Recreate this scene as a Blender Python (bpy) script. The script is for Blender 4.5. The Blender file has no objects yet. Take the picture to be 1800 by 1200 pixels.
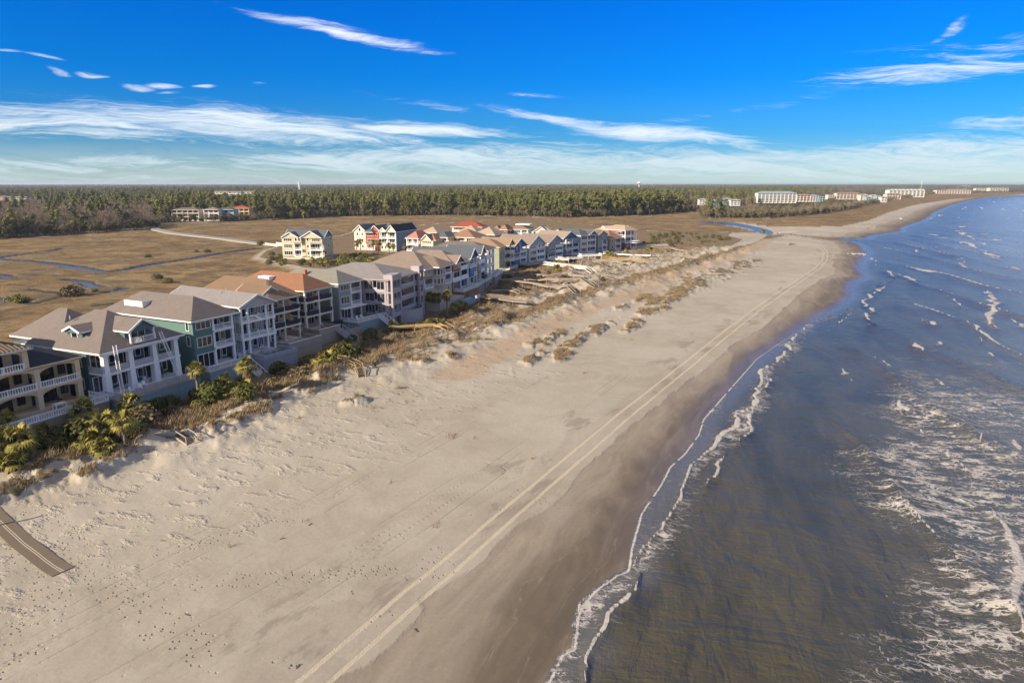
import bpy, math, random
import numpy as np
from mathutils import Vector, Matrix
random.seed(7); RNG = np.random.default_rng(7)
S = bpy.context.scene
COL = S.collection
# ------------------------------------------------------------------ camera
CZ = 37.0; FPX = 1200.0; PITCH = math.atan(278/1200)
cp, sp = math.cos(PITCH), math.sin(PITCH)
cam = bpy.data.cameras.new('camera'); co = bpy.data.objects.new('camera', cam); COL.objects.link(co)
cam.lens = 24.0; cam.sensor_width = 36; cam.clip_end = 40000; cam.clip_start = 0.5
co.location = (0, 0, CZ); co.rotation_euler = (math.pi/2-PITCH, 0, 0); S.camera = co
# ------------------------------------------------------------------ light
SUN_EL = math.radians(25); SUN_AZ = math.atan2(-0.81, -0.59)      # azimuth clockwise from +Y
sd = Vector((math.sin(SUN_AZ)*math.cos(SUN_EL), math.cos(SUN_AZ)*math.cos(SUN_EL), math.sin(SUN_EL)))
sun = bpy.data.lights.new('sun', 'SUN'); sun.energy = 4.3; sun.angle = math.radians(0.53); sun.color = (1, .86, .66)
so = bpy.data.objects.new('sun', sun); COL.objects.link(so); so.rotation_euler = sd.to_track_quat('Z', 'Y').to_euler(); so.location = (-200, -150, 200)
S.view_settings.view_transform = 'Standard'; S.view_settings.look = 'None'; S.view_settings.gamma = 1; S.view_settings.exposure = 1.0
S.view_settings.use_curve_mapping = False
S.cycles.max_bounces = 5; S.cycles.diffuse_bounces = 3; S.cycles.glossy_bounces = 3; S.cycles.transparent_max_bounces = 4

# node helper --------------------------------------------------------
class NT:
    def __init__(s, tree): s.t = tree; s.n = tree.nodes; s.l = tree.links
    def node(s, typ, **kw):
        n = s.n.new(typ)
        for k, v in kw.items():
            setattr(n, k, v)
        return n
    def put(s, sock, v):
        if v is None: return
        if isinstance(v, bpy.types.NodeSocket): s.l.new(v, sock)
        else:
            if isinstance(v, (tuple, list)) and len(v) == 3 and sock.type == 'RGBA': v = (*v, 1)
            sock.default_value = v
    def m(s, op, a, b=None, c=None, clamp=False):
        n = s.node('ShaderNodeMath', operation=op, use_clamp=clamp)
        for i, v in enumerate((a, b, c)): s.put(n.inputs[i], v)
        return n.outputs[0]
    def vm(s, op, a, b=None, scale=None):
        n = s.node('ShaderNodeVectorMath', operation=op); s.put(n.inputs[0], a); s.put(n.inputs[1], b)
        if scale is not None: s.put(n.inputs[3], scale)
        return n.outputs['Value'] if op in ('LENGTH', 'DOT_PRODUCT') else n.outputs[0]
    def mix(s, f, a, b, mode='MIX'):
        n = s.node('ShaderNodeMix', data_type='RGBA', blend_type=mode)
        s.put(n.inputs[0], f); s.put(n.inputs[6], a); s.put(n.inputs[7], b); return n.outputs[2]
    def fmix(s, f, a, b):
        n = s.node('ShaderNodeMix', data_type='FLOAT'); s.put(n.inputs[0], f); s.put(n.inputs[2], a); s.put(n.inputs[3], b); return n.outputs[0]
    def ss(s, x, a, b, lo=0.0, hi=1.0):
        n = s.node('ShaderNodeMapRange', interpolation_type='SMOOTHSTEP')
        s.put(n.inputs[0], x)
        if isinstance(a, (int, float)) and isinstance(b, (int, float)) and a > b: a, b, lo, hi = b, a, hi, lo
        s.put(n.inputs[1], a); s.put(n.inputs[2], b); s.put(n.inputs[3], lo); s.put(n.inputs[4], hi); return n.outputs[0]
    def noise(s, vec, scale, detail=4, rough=.55, dist=0, dim='3D'):
        n = s.node('ShaderNodeTexNoise', noise_dimensions=dim)
        s.put(n.inputs['Vector'], vec); s.put(n.inputs['Scale'], scale); n.inputs['Detail'].default_value = detail
        n.inputs['Roughness'].default_value = rough; n.inputs['Distortion'].default_value = dist; return n.outputs[0]
    def noisec(s, vec, scale, detail=3):
        n = s.node('ShaderNodeTexNoise'); s.put(n.inputs['Vector'], vec); s.put(n.inputs['Scale'], scale); n.inputs['Detail'].default_value = detail
        return n.outputs[1]
    def map(s, vec, loc=(0, 0, 0), rot=(0, 0, 0), sc=(1, 1, 1)):
        if any(rot) and tuple(sc) != (1, 1, 1):          # turn first, stretch afterwards
            vec = s.map(vec, rot=rot); rot = (0, 0, 0)
        n = s.node('ShaderNodeMapping'); s.put(n.inputs[0], vec); n.inputs[1].default_value = loc; n.inputs[2].default_value = rot; n.inputs[3].default_value = sc
        return n.outputs[0]
    def attr(s, name):
        n = s.node('ShaderNodeAttribute', attribute_name=name); return n.outputs['Fac']
    def xyz(s, v):
        n = s.node('ShaderNodeSeparateXYZ'); s.put(n.inputs[0], v); return n.outputs
    def cxyz(s, x=0., y=0., z=0.):
        n = s.node('ShaderNodeCombineXYZ'); s.put(n.inputs[0], x); s.put(n.inputs[1], y); s.put(n.inputs[2], z); return n.outputs[0]

# ------------------------------------------------------------------ sky
def pix_dir(u, v):                       # azimuth and elevation seen at a point of the photograph
    d = Vector((u-900, FPX*cp+(600-v)*sp, -FPX*sp+(600-v)*cp)).normalized()
    return math.atan2(d.x, d.y), math.asin(d.z)
def make_world():
    w = bpy.data.worlds.new('World'); S.world = w; w.use_nodes = True
    t = NT(w.node_tree); t.n.clear()
    out = t.node('ShaderNodeOutputWorld'); bg = t.node('ShaderNodeBackground'); t.l.new(bg.outputs[0], out.inputs[0])
    sky = t.node('ShaderNodeTexSky', sky_type='NISHITA', sun_disc=False); sky.sun_elevation = SUN_EL; sky.sun_rotation = SUN_AZ
    sky.altitude = 10; sky.air_density = 1.0; sky.dust_density = 0.35; sky.ozone_density = 3.5
    d = t.vm('NORMALIZE', t.node('ShaderNodeTexCoord').outputs['Generated'])
    x, y, z = t.xyz(d)
    az = t.m('ARCTAN2', x, y); el = t.m('ARCSINE', z)
    hs = t.node('ShaderNodeHueSaturation'); t.put(hs.inputs['Color'], sky.outputs[0])
    hs.inputs['Saturation'].default_value = 1.0; hs.inputs['Hue'].default_value = .5
    # polarised deep blue away from the horizon, the haze of the horizon stays pale
    col = t.mix(t.ss(el, -.01, .055), (.44, .55, .62), (.09, .33, .61))
    col = t.mix(t.ss(el, .04, .15), col, (.011, .30, .73))
    col = t.mix(t.ss(el, .13, .25), col, (.004, .285, .80))
    col = t.mix(t.ss(el, 0.3, 1.1), col, (.10, .26, .50))
    base = t.mix(1.0, hs.outputs[0], col, 'MULTIPLY')
    # cirrus: streaky noise in direction space, gathered in banks
    v = t.cxyz(az, t.m('MULTIPLY', el, 1.0), 0.)
    warp = t.vm('SCALE', t.vm('SUBTRACT', t.noisec(t.map(v, sc=(5, 22, 1)), 1.0, 4), (.5, .5, .5)), scale=.13)
    vw = t.vm('ADD', v, t.vm('MULTIPLY', warp, (1, .35, 0)))
    st = t.noise(t.map(vw, rot=(0, 0, .08), sc=(5, 70, 1)), 1.0, 7, .72, 1.2)
    fine = t.noise(t.map(vw, rot=(0, 0, -.1), sc=(30, 260, 1)), 1.0, 4, .65, .7)
    stz = t.m('ADD', t.m('MULTIPLY', t.m('ADD', t.m('MULTIPLY', t.m('SUBTRACT', st, .5), 1.5), .5), .70), t.m('MULTIPLY', fine, .30))
    banks = [  # u, v, half width, half height (px), tilt (rad, + = right end down), strength
        (120, 212, 330, 26, .03, 1.0), (235, 205, 50, 20, .25, .9), (110, 228, 300, 12, .04, .9), (430, 222, 280, 30, .06, 1.15), (570, 238, 110, 17, .15, 1.2),
        (745, 228, 190, 12, .02, 1.3), (160, 285, 230, 18, .0, .95), (720, 282, 430, 24, -.03, 1.25), (500, 305, 500, 14, 0, .55), (1000, 290, 460, 26, -.02, 1.1),
        (1170, 238, 165, 15, .09, 1.3), (1010, 216, 150, 8, .13, 1.0), (1300, 290, 420, 24, -.02, 1.15), (1620, 286, 450, 34, -.03, 1.2), (1650, 128, 150, 17, -.02, .9),
        (1560, 142, 110, 8, .0, .6), (1650, 60, 30, 6, -.6, .45), (1780, 75, 50, 14, -.1, .6), (1770, 217, 110, 14, -.05, .6), (1700, 105, 160, 26, .1, .35),
        (600, 55, 165, 8, .17, 1.1), (530, 36, 90, 8, .09, .8), (680, 74, 70, 5, .17, .8), (240, 148, 26, 4, .1, 1.), (283, 147, 22, 4, .0, 1.0), (352, 147, 16, 3, 0, .9),
        (160, 127, 18, 3, 0, .8), (80, 106, 24, 3, .05, .7), (110, 126, 14, 2.5, .1, .7), (460, 145, 16, 3, 0, .7), (290, 159, 18, 2.5, 0, .7), (10, 98, 24, 3, 0, .6),
        (930, 168, 90, 5, 0, .3), (760, 190, 120, 8, .2, .28), (900, 312, 1300, 14, 0, .75), (1250, 200, 200, 8, -.15, .25)]
    tot = None
    for (u, vv, hw, hh, ti, stg) in banks:
        a0, e0 = pix_dir(u, vv)
        k = 1/1180
        q = t.vm('SUBTRACT', v, (a0, e0, 0))
        q = t.map(q, rot=(0, 0, ti), sc=(1/(hw*k), 1/(hh*k), 1))
        L = t.vm('LENGTH', t.vm('ADD', q, t.vm('SCALE', t.vm('MULTIPLY', warp, (1/(hw*k)*.25, 1/(hh*k)*.12, 0)), scale=2.2)))
        f = t.m('MULTIPLY', t.ss(L, 1.5, .15), stg)
        tot = f if tot is None else t.m('MAXIMUM', tot, f)
    # unseen cirrus added beside and above the view to whiten the fill light
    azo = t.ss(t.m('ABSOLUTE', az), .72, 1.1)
    hi = t.ss(el, .32, .55); fill_cirrus = t.m('MULTIPLY', t.m('MULTIPLY', t.m('MAXIMUM', azo, hi), t.ss(t.noise(t.map(v, sc=(1.6, 7, 1)), 1.0, 3), .33, .6)), t.ss(el, 0., .5, .95, .8))
    tot = t.m('MAXIMUM', tot, fill_cirrus)
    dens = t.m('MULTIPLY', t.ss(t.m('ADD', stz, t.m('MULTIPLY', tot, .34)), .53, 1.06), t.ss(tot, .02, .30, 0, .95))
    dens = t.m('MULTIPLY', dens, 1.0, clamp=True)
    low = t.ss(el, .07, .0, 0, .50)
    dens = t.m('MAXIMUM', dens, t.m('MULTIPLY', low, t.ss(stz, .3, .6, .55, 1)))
    cloudcol = t.mix(t.ss(el, 0, .12), (3.3, 4.0, 4.4), (5.1, 5.4, 5.7)); cloudcol = t.mix(t.ss(el, .25, .8), cloudcol, (8.2, 7.9, 7.3))  # cirrus overhead made brighter to lift the fill light in shade
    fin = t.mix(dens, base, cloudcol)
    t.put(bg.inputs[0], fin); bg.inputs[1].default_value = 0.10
make_world()

# ------------------------------------------------------------------ geometry of the place
def P(u, v, z=2.0):                      # a point of the photograph on the level z
    Y = FPX*cp+(600-v)*sp; Z = -FPX*sp+(600-v)*cp; t = (z-CZ)/Z
    return ((u-900)*t, Y*t)
def WX(u, Y): return ((u-900)*Y/1207.0, Y)
def PL(pts, z=0.0): return np.array([P(u, v, z) for u, v in pts])
SHORE_PX = [(957,1200),(970,1173),(983,1147),(1004,1138),(1010,1087),(1020,1060),(1047,1033),(1080,1010),(1100,1002),(1105,965),(1114,933),(1123,902),(1158,851),(1174,820),
 (1200,797),(1225,763),(1233,737),(1277,687),(1328,630),(1397,583),(1440,556),(1478,535),(1495,520),(1494,508),(1497,498),(1523,487),(1510,472),(1515,460),(1525,445),(1517,432),
 (1500,424.5),(1473,422),(1474,420.6),(1500,420.4),(1529,420),(1529,415),(1560,410),(1587,407),(1586,400),(1623,389),(1639,379),(1642,374),(1671,362),(1703,353),(1736,347),(1800,344),(1900,341)]
shore = PL(SHORE_PX)
shore = np.vstack([[(-420, -900), (-95, -200), (-22, -25)], shore, [(5500, 5200), (9000, 9000), (16000, 22000)]])
SEA_POLY = np.vstack([shore, [(40000, 22000), (40000, -20000), (-420, -20000)]])
def seg_dist(X, Y, pl, closed=False, signed=False, maxd=None):
    best = np.full(X.shape, 1e9); sg = np.ones(X.shape)
    n = len(pl)
    for i in range(n if closed else n-1):
        a = pl[i]; b = pl[(i+1) % n]; d = b-a; L = (d**2).sum()+1e-9
        t = np.clip(((X-a[0])*d[0]+(Y-a[1])*d[1])/L, 0, 1)
        dd = np.hypot(X-a[0]-t*d[0], Y-a[1]-t*d[1])
        if signed:
            m = dd < best; sg = np.where(m, np.sign(d[0]*(Y-a[1])-d[1]*(X-a[0])), sg)
        best = np.minimum(best, dd)
    return best*sg if signed else best
def in_poly(X, Y, pl):
    c = np.zeros(X.shape, bool); n = len(pl)
    for i in range(n):
        x0, y0 = pl[i]; x1, y1 = pl[(i+1) % n]
        if y0 == y1: continue
        m = ((y0 > Y) != (y1 > Y)) & (X < (x1-x0)*(Y-y0)/(y1-y0)+x0)
        c ^= m
    return c
def sm(x, a, b):
    t = np.clip((x-a)/(b-a), 0, 1); return t*t*(3-2*t)
_perm = np.random.default_rng(3).random((256, 256))
def vnoise(x, y):
    xi = np.floor(x).astype(int); yi = np.floor(y).astype(int); fx = x-xi; fy = y-yi
    fx = fx*fx*(3-2*fx); fy = fy*fy*(3-2*fy); a = xi & 255; b = yi & 255; a1 = (a+1) & 255; b1 = (b+1) & 255
    return (_perm[a, b]*(1-fx)+_perm[a1, b]*fx)*(1-fy)+(_perm[a, b1]*(1-fx)+_perm[a1, b1]*fx)*fy
def fbm(x, y, s, o=4):
    r = 0; amp = .5; t = 0
    for i in range(o):
        r = r+amp*vnoise(x*s+17.3*i, y*s+9.1*i); t += amp; s *= 2.03; amp *= .5
    return r/t
SMOOTH_SHORE = shore
def shore_s(X, Y):
    d = seg_dist(X, Y, shore); return np.where(in_poly(X, Y, SEA_POLY), -d, d)
# front line of the row of houses
ROW = np.array([(-118,-60),(-78,76),(-63,101.4),(-57.4,114.4),(-52,126),(-47,135),(-42,159),(-31,168),(-25,186),(-17,207),(-10,240),(0,288),(8,303),(25,331),(43,353),(68,374),(95,396)], float)
DUNE_PX = [(-300,905),(0,835),(60,815),(135,805),(230,770),(330,755),(420,720),(480,690),(560,665),(640,640),(700,622),(760,600),(830,575),(905,548),(960,532),(1010,515),(1050,503),(1110,488),(1160,475),(1215,460),(1260,446),(1330,425),(1350,412)]
DUNE = PL(DUNE_PX, 2.0)
DUNE_POLY = np.vstack([[(-190,-60)], DUNE, [P(1352,404)], [P(1250,403)], [P(1130,408)], [(95,396)], ROW[::-1]])
MARSH_EDGE = np.array([(-900,-900),(-190,-60),(-150,60),(-95,100),(-82,125),(-70,150),(-62,175)]+[P(*q) for q in [(560,476),(480,458),(455,452),(468,440),(505,428),(600,414),(640,402),(730,396),(800,390),(900,386),(960,386),(1050,396),(1110,403),(1180,407),(1240,408),(1340,405)]], float)
ISLAND = np.vstack([MARSH_EDGE, [P(1360,413)], shore[:35][::-1]])
WOODS_PX = [(-500,455),(-200,432),(0,419),(130,411),(262,402),(268,392),(290,392),(430,388),(520,384),(600,380),(800,378),(1000,382),(1130,378),(1180,374),(1235,370),(1246,383),(1349,383),(1445,375),(1494,367),(1542,356),(1607,346),(1649,340),(1800,337.5),(1900,336)]
WOODS = PL(WOODS_PX, 1.0)
WOODS_POLY = np.vstack([WOODS, [(9000, 9500), (16000, 24000), (-24000, 24000), (-24000, 200)]])
FARBEACH = PL([(1225,387),(1307,390),(1358,397),(1400,398),(1478,397),(1526,387),(1558,374),(1607,360),(1671,350),(1800,341)], 1.5)
CREEKS = [([(-60,448),(0,455),(40,457),(75,460),(130,468),(190,477),(230,471),(285,461),(330,455),(390,444),(455,436)], 2.0), ([(-40,478),(0,482),(18,487)], 1.9), ([(118,490),(145,493),(160,499),(178,503)], 1.3),
 ([(190,513),(205,510),(215,505)], 1.1), ([(0,452),(40,446),(90,440),(110,436)], 1.4), ([(-20,520),(60,532),(110,520),(150,508)], .3), ([(180,534),(200,532)], 1.0), ([(60,508),(120,516),(205,507)], .3)]
POOL = PL([(1222,389),(1240,388),(1280,389),(1310,393),(1345,400),(1362,406),(1362,412),(1340,411),(1318,402),(1290,396),(1250,393)], .5)
TRACK = PL([(450,1262),(530,1200),(690,1062),(830,945),(920,868),(1020,785),(1110,710),(1200,640),(1270,585),(1330,540),(1390,500),(1435,470),(1450,455),(1452,442),(1440,430),(1420,425)], 1.5)
PATCH = [(935,628,34,8),(985,619,26,8),(972,589,30,6),(1018,594,36,7),(1055,574,40,10),(1112,568,32,10),(1095,537,24,4),(1134,546,26,5),(1165,539,24,5),(1130,523,30,7),(1180,524,34,8),(1198,507,55,8),(1225,495,66,10),(1264,479,60,9),
 (1300,465,55,9),(1330,458,24,5),(1150,528,40,6),(940,600,20,4),(1390,428,14,2),(655,640,28,10),(690,600,30,8),(590,655,40,10),(545,680,30,9),(460,700,26,9),(440,728,30,8),(380,755,30,8),(190,820,45,10),(40,855,50,12),(110,812,40,9),(760,592,30,7),(790,625,12,3),(740,634,10,4),(870,570,30,5),(630,702,16,4)]
PW = [(*P(u, v), a*math.hypot(*P(u, v))/1200, b) for u, v, a, b in PATCH]
FOOTP = [PL(p, 1.7) for p in ([(125,985),(165,1010),(230,1040),(300,1100),(345,1135)], [(110,1000),(80,1060),(45,1110),(0,1190)], [(60,905),(120,960),(160,1000)], [(0,930),(55,970),(90,1003)], [(285,1028),(330,1020),(400,1012),(500,1003),(560,1000),(640,990),(700,985)], [(270,965),(360,948),(450,920),(500,910)])]
SCARP = PL([(560,1200),(600,1180),(655,1165),(700,1120),(745,1070),(740,1050),(780,1020),(850,975),(880,945),(900,925),(950,895),(1000,850),(1020,820),(1060,790),(1110,745),(1160,705),(1230,650),(1290,600),(1350,565),(1400,520),(1450,480)], 1.0)
FAINT = [PL(p, 1.8) for p in ([(0,1150),(180,1060),(400,955),(560,870),(700,790),(830,720),(960,655)], [(0,1180),(200,1075),(420,970),(560,890),(720,800),(860,725)], [(0,1110),(200,1010),(420,905),(600,820)], [(200,1200),(400,1085),(560,1000),(720,905),(860,815),(980,735),(1100,650)], [(170,1195),(380,1080),(540,990),(700,900),(850,806)], [(250,1200),(560,1025),(760,900),(880,815)], [(1000,640),(1120,600),(1240,555),(1340,500)])]

LANE = PL([(1352,420),(1290,452),(1200,478),(1100,520),(1020,546),(950,575),(890,606),(800,655)], 2.0)
def fields(X, Y, full=True):
    """height and masks of the ground at world points"""
    R = np.hypot(X, Y)
    s = shore_s(X, Y)
    s = s+np.where(np.abs(s) < 60, 1, 0)*(fbm(X, Y, .09, 3)-.5)*np.clip(np.abs(s), 0, 3)*.9
    isl = in_poly(X, Y, ISLAND)
    fb = seg_dist(X, Y, FARBEACH)
    woods = in_poly(X, Y, WOODS_POLY)
    wd = seg_dist(X, Y, WOODS); woodsf = np.where(woods, sm(wd, 0, 8), 0.)
    isld = seg_dist(X, Y, ISLAND, closed=True)
    marsh = np.where(~isl & ~woods, sm(isld, 0, 6), 0.)
    far_side = (X > 190) & (Y > 400)
    # far spit: beach next to the sea, tan dune grass behind it
    above = Y > np.interp(X, FARBEACH[:, 0], FARBEACH[:, 1])
    fbeach = far_side & ~above
    marsh = np.where(fbeach, 0, marsh)*sm(s, 0, 3)
    fgrass = np.where(far_side & above & ~woods, sm(fb, 0, 25), 0.)*(X > 300)
    dun = in_poly(X, Y, DUNE_POLY); dd = seg_dist(X, Y, DUNE)
    dune = np.where(dun, sm(dd, 0, 4), 0.)
    outd = np.where(dun, 0, dd)
    rowd = seg_dist(X, Y, ROW, signed=True)    # + inland
    h = np.where(s < 0, .045*s, 2.0*(1-np.exp(-np.clip(s, 0, 500)/32)))
    h = np.clip(h, -3, 3)
    near = np.clip(1-R/600, 0, 1)
    onisl = isl & (s > 0)
    rough = sm(s, 26, 48)*np.where(onisl, 1, 0)*near
    n1 = fbm(X, Y, .16, 4); n2 = fbm(X+50, Y, .5, 3)
    streak = fbm(X*.8+Y*.3, Y*.5-X*.3, .28, 4)
    edge = np.exp(-(dd/7)**2)
    foredune = np.where(onisl & (rowd < 3), 1, 0)*rough
    h = h+rough*((n1-.5)*.22+(n2-.5)*.14)
    nf = sm(R, 90, 240)
    h = h+foredune*sm(outd, 21+7*nf, 0)*(np.maximum(streak-.49, 0)*(2.8+1.2*nf)+(n1-.45)*(1.5-.1*nf)*sm(outd, 14, 0)+edge*.45)*sm(rowd, 2, -4)
    hum = fbm(X*.9+Y*.35, Y*.75-X*.4, .17, 4); band = np.where(onisl, 1., 0.)*sm(rowd, -6, -13)*sm(R, 120, 200)*sm(Y, 420, 360)*np.where(dun, 1, sm(dd, 22, 4))
    h = h+band*((np.maximum(hum-.42, 0)*5.2)*(.5+.8*fbm(X, Y, .05, 2)))
    patch = np.zeros(X.shape)
    for (x, y, a, b) in PW:
        dx = X-x; dy = Y-y; ca, sa = .42, .905
        p = dx*ca+dy*sa; q = -dx*sa+dy*ca
        rx = a*1.9; ry = max(a*.45, 2.0)
        L = np.sqrt((p/rx)**2+(q/ry)**2)+(n1-.5)*1.5+(n2-.5)*2.0
        patch = np.maximum(patch, sm(L, 1.15, .45))
    h = h+patch*(.6+1.6*(n1-.3)+1.2*(n2-.4))*near*np.where(s > 8, 1, 0)*np.where(rowd < 4, 1, .0)
    # marsh level and creeks
    mh = .75+(fbm(X, Y, .05, 3)-.5)*.3
    h = h*(1-marsh)+marsh*mh
    cr = np.full(X.shape, 99.)
    for pl, w in CREEKS:
        d = seg_dist(X, Y, PL(pl, .7)); d = d+(fbm(X, Y, .11, 3)-.5)*3.2
        cr = np.minimum(cr, d-w)
    h = np.where(marsh > 0, np.minimum(h, h+(np.clip(cr, -1.5, 2.2)-2.2)*.45), h)
    pd = seg_dist(X, Y, POOL, closed=True); ip = in_poly(X, Y, POOL)
    pdd = np.where(ip, -pd, pd)
    h = np.where(pdd < 20, np.minimum(h, .10+pdd*.09), h)
    pad = sm(rowd, -2, 2)*np.where(onisl & (rowd < 120), 1, 0)*(~in_poly(X, Y, DUNE_POLY)); h = h*(1-pad)+2.0*pad
    h = np.where(woods, 1.2, h)
    if not full: return h, s, patch, dune, marsh
    vz = np.where(dun, 1., 0.)*sm(rowd, 60, -1)*(.66-.26*sm(rowd, -14, -34)-.22*sm(dd, 9, 0)*sm(R, 100, 200))
    vz = vz*sm(R, 60, 110)
    vz = np.where(isl & (Y > 380) & (X > 20) & (s > 70), .72, vz)
    # vegetation band close to the houses on the near part is a planted garden strip
    gard = np.where(dun, sm(rowd, -15, -5), 0)*np.where(Y < 175, 1, .35)
    veg = np.maximum(vz, patch*.66); veg = np.maximum(veg, gard)
    veg = np.where((~dun) & isl & (rowd > 1), .8*np.where(rowd > 12, 1, .4), veg)
    veg = np.maximum(veg, np.where(onisl & ~dun & (rowd < 0), .40*sm(outd, 24, 0)*sm(R, 90, 190)+.30*sm(outd, 12, 0), 0))
    veg = np.maximum(veg, fgrass*.8)
    tr = seg_dist(X, Y, TRACK, signed=True)
    ft = np.full(X.shape, 99.)
    for pl in FAINT: ft = np.minimum(ft, np.abs(seg_dist(X, Y, pl)))
    fo = np.full(X.shape, 99.)
    for i, pl in enumerate(FOOTP): fo = np.minimum(fo, seg_dist(X, Y, pl)+(0 if i < 4 else .9))
    scn = seg_dist(X, Y, SCARP, signed=True); kf = sm(Y, 235, 275); scn = scn*(1-kf)+(s-11-np.clip(Y-300, 0, 400)*.03)*kf
    lane = seg_dist(X, Y, LANE)+(n1-.5)*4
    return dict(lane=np.clip(lane, 0, 50), h=h, s=np.clip(s, -400, 600), veg=veg, marsh=marsh, woods=woodsf, tr=np.clip(tr, -50, 50), ft=np.clip(ft, 0, 50), fo=np.clip(fo, 0, 50), creek=np.clip(cr, -5, 30), scarp=np.clip(scn, -60, 60), patch=patch, isl=isl.astype(float), rowd=np.clip(rowd, -99, 99))
def HZ(x, y):
    return float(fields(np.array([float(x)]), np.array([float(y)]), False)[0][0])

# ------------------------------------------------------------------ mesh helpers
def link(o, parent=None):
    COL.objects.link(o)
    if parent is not None: o.parent = parent
    return o
def tag(o, label=None, cat=None, group=None, kind=None):
    if label: o['label'] = label
    if cat: o['category'] = cat
    if group: o['group'] = group
    if kind: o['kind'] = kind
    return o
def mesh_np(name, V, F, mat=None, smooth=False):
    me = bpy.data.meshes.new(name); V = np.asarray(V, np.float32); F = np.asarray(F, np.int32)
    me.vertices.add(len(V)); me.vertices.foreach_set('co', V.ravel())
    k = F.shape[1]; me.loops.add(F.size); me.loops.foreach_set('vertex_index', F.ravel())
    me.polygons.add(len(F)); me.polygons.foreach_set('loop_start', np.arange(0, F.size, k, dtype=np.int32)); me.polygons.foreach_set('loop_total', np.full(len(F), k, np.int32))
    me.polygons.foreach_set('use_smooth', np.full(len(F), smooth)); me.update(calc_edges=True)
    if mat: me.materials.append(mat)
    return me
class MB:
    """collects convex pieces into one mesh"""
    def __init__(s): s.v = []; s.f = []; s.mi = []
    def poly(s, pts, faces, mi=0):
        b = len(s.v); s.v += [tuple(p) for p in pts]; s.f += [tuple(b+i for i in f) for f in faces]; s.mi += [mi]*len(faces); return s
    def box(s, x0, x1, y0, y1, z0, z1, mi=0):
        if x0 > x1: x0, x1 = x1, x0
        if y0 > y1: y0, y1 = y1, y0
        return s.poly([(x0,y0,z0),(x1,y0,z0),(x1,y1,z0),(x0,y1,z0),(x0,y0,z1),(x1,y0,z1),(x1,y1,z1),(x0,y1,z1)], [(0,3,2,1),(4,5,6,7),(0,1,5,4),(1,2,6,5),(2,3,7,6),(3,0,4,7)], mi)
    def bar(s, a, b, w, h=None, mi=0):
        a = Vector(a); b = Vector(b); h = h or w; d = (b-a).normalized()
        up = Vector((0, 0, 1)) if abs(d.z) < .95 else Vector((0, 1, 0))
        sx = d.cross(up).normalized()*w/2; uz = sx.normalized().cross(d).normalized()*h/2
        p = [a-sx-uz, a+sx-uz, a+sx+uz, a-sx+uz, b-sx-uz, b+sx-uz, b+sx+uz, b-sx+uz]
        return s.poly(p, [(0,1,2,3),(7,6,5,4),(1,0,4,5),(2,1,5,6),(3,2,6,7),(0,3,7,4)], mi)
    def cyl(s, a, b, r0, r1=None, n=8, mi=0):
        a = Vector(a); b = Vector(b); r1 = r0 if r1 is None else r1; d = (b-a).normalized()
        up = Vector((0, 0, 1)) if abs(d.z) < .95 else Vector((0, 1, 0)); e1 = d.cross(up).normalized(); e2 = e1.cross(d)
        p = []
        for i in range(n):
            c, q = math.cos(2*math.pi*i/n), math.sin(2*math.pi*i/n); p.append(a+(e1*c+e2*q)*r0)
        for i in range(n):
            c, q = math.cos(2*math.pi*i/n), math.sin(2*math.pi*i/n); p.append(b+(e1*c+e2*q)*r1)
        return s.poly(p, [(i, (i+1) % n, n+(i+1) % n, n+i) for i in range(n)]+[tuple(range(n))[::-1], tuple(range(n, 2*n))], mi)
    def data(s, name, mats):
        me = bpy.data.meshes.new(name); me.from_pydata(s.v, [], s.f)
        for m in (mats if isinstance(mats, (list, tuple)) else [mats]): me.materials.append(m)
        me.polygons.foreach_set('material_index', s.mi); me.update(); return me
    def build(s, name, mats, parent=None, loc=(0, 0, 0), rz=0):
        o = bpy.data.objects.new(name, s.data(name, mats)); o.location = loc; o.rotation_euler = (0, 0, rz); return link(o, parent)
def inst(name, me, parent=None, loc=(0, 0, 0), rz=0, sc=None):
    o = bpy.data.objects.new(name, me); o.location = loc; o.rotation_euler = (0, 0, rz)
    if sc: o.scale = sc if isinstance(sc, tuple) else (sc,)*3
    return link(o, parent)
def empty(name, loc=(0, 0, 0), rz=0):
    o = bpy.data.objects.new(name, None); o.location = loc; o.rotation_euler = (0, 0, rz); o.empty_display_size = .3; return link(o)

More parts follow.
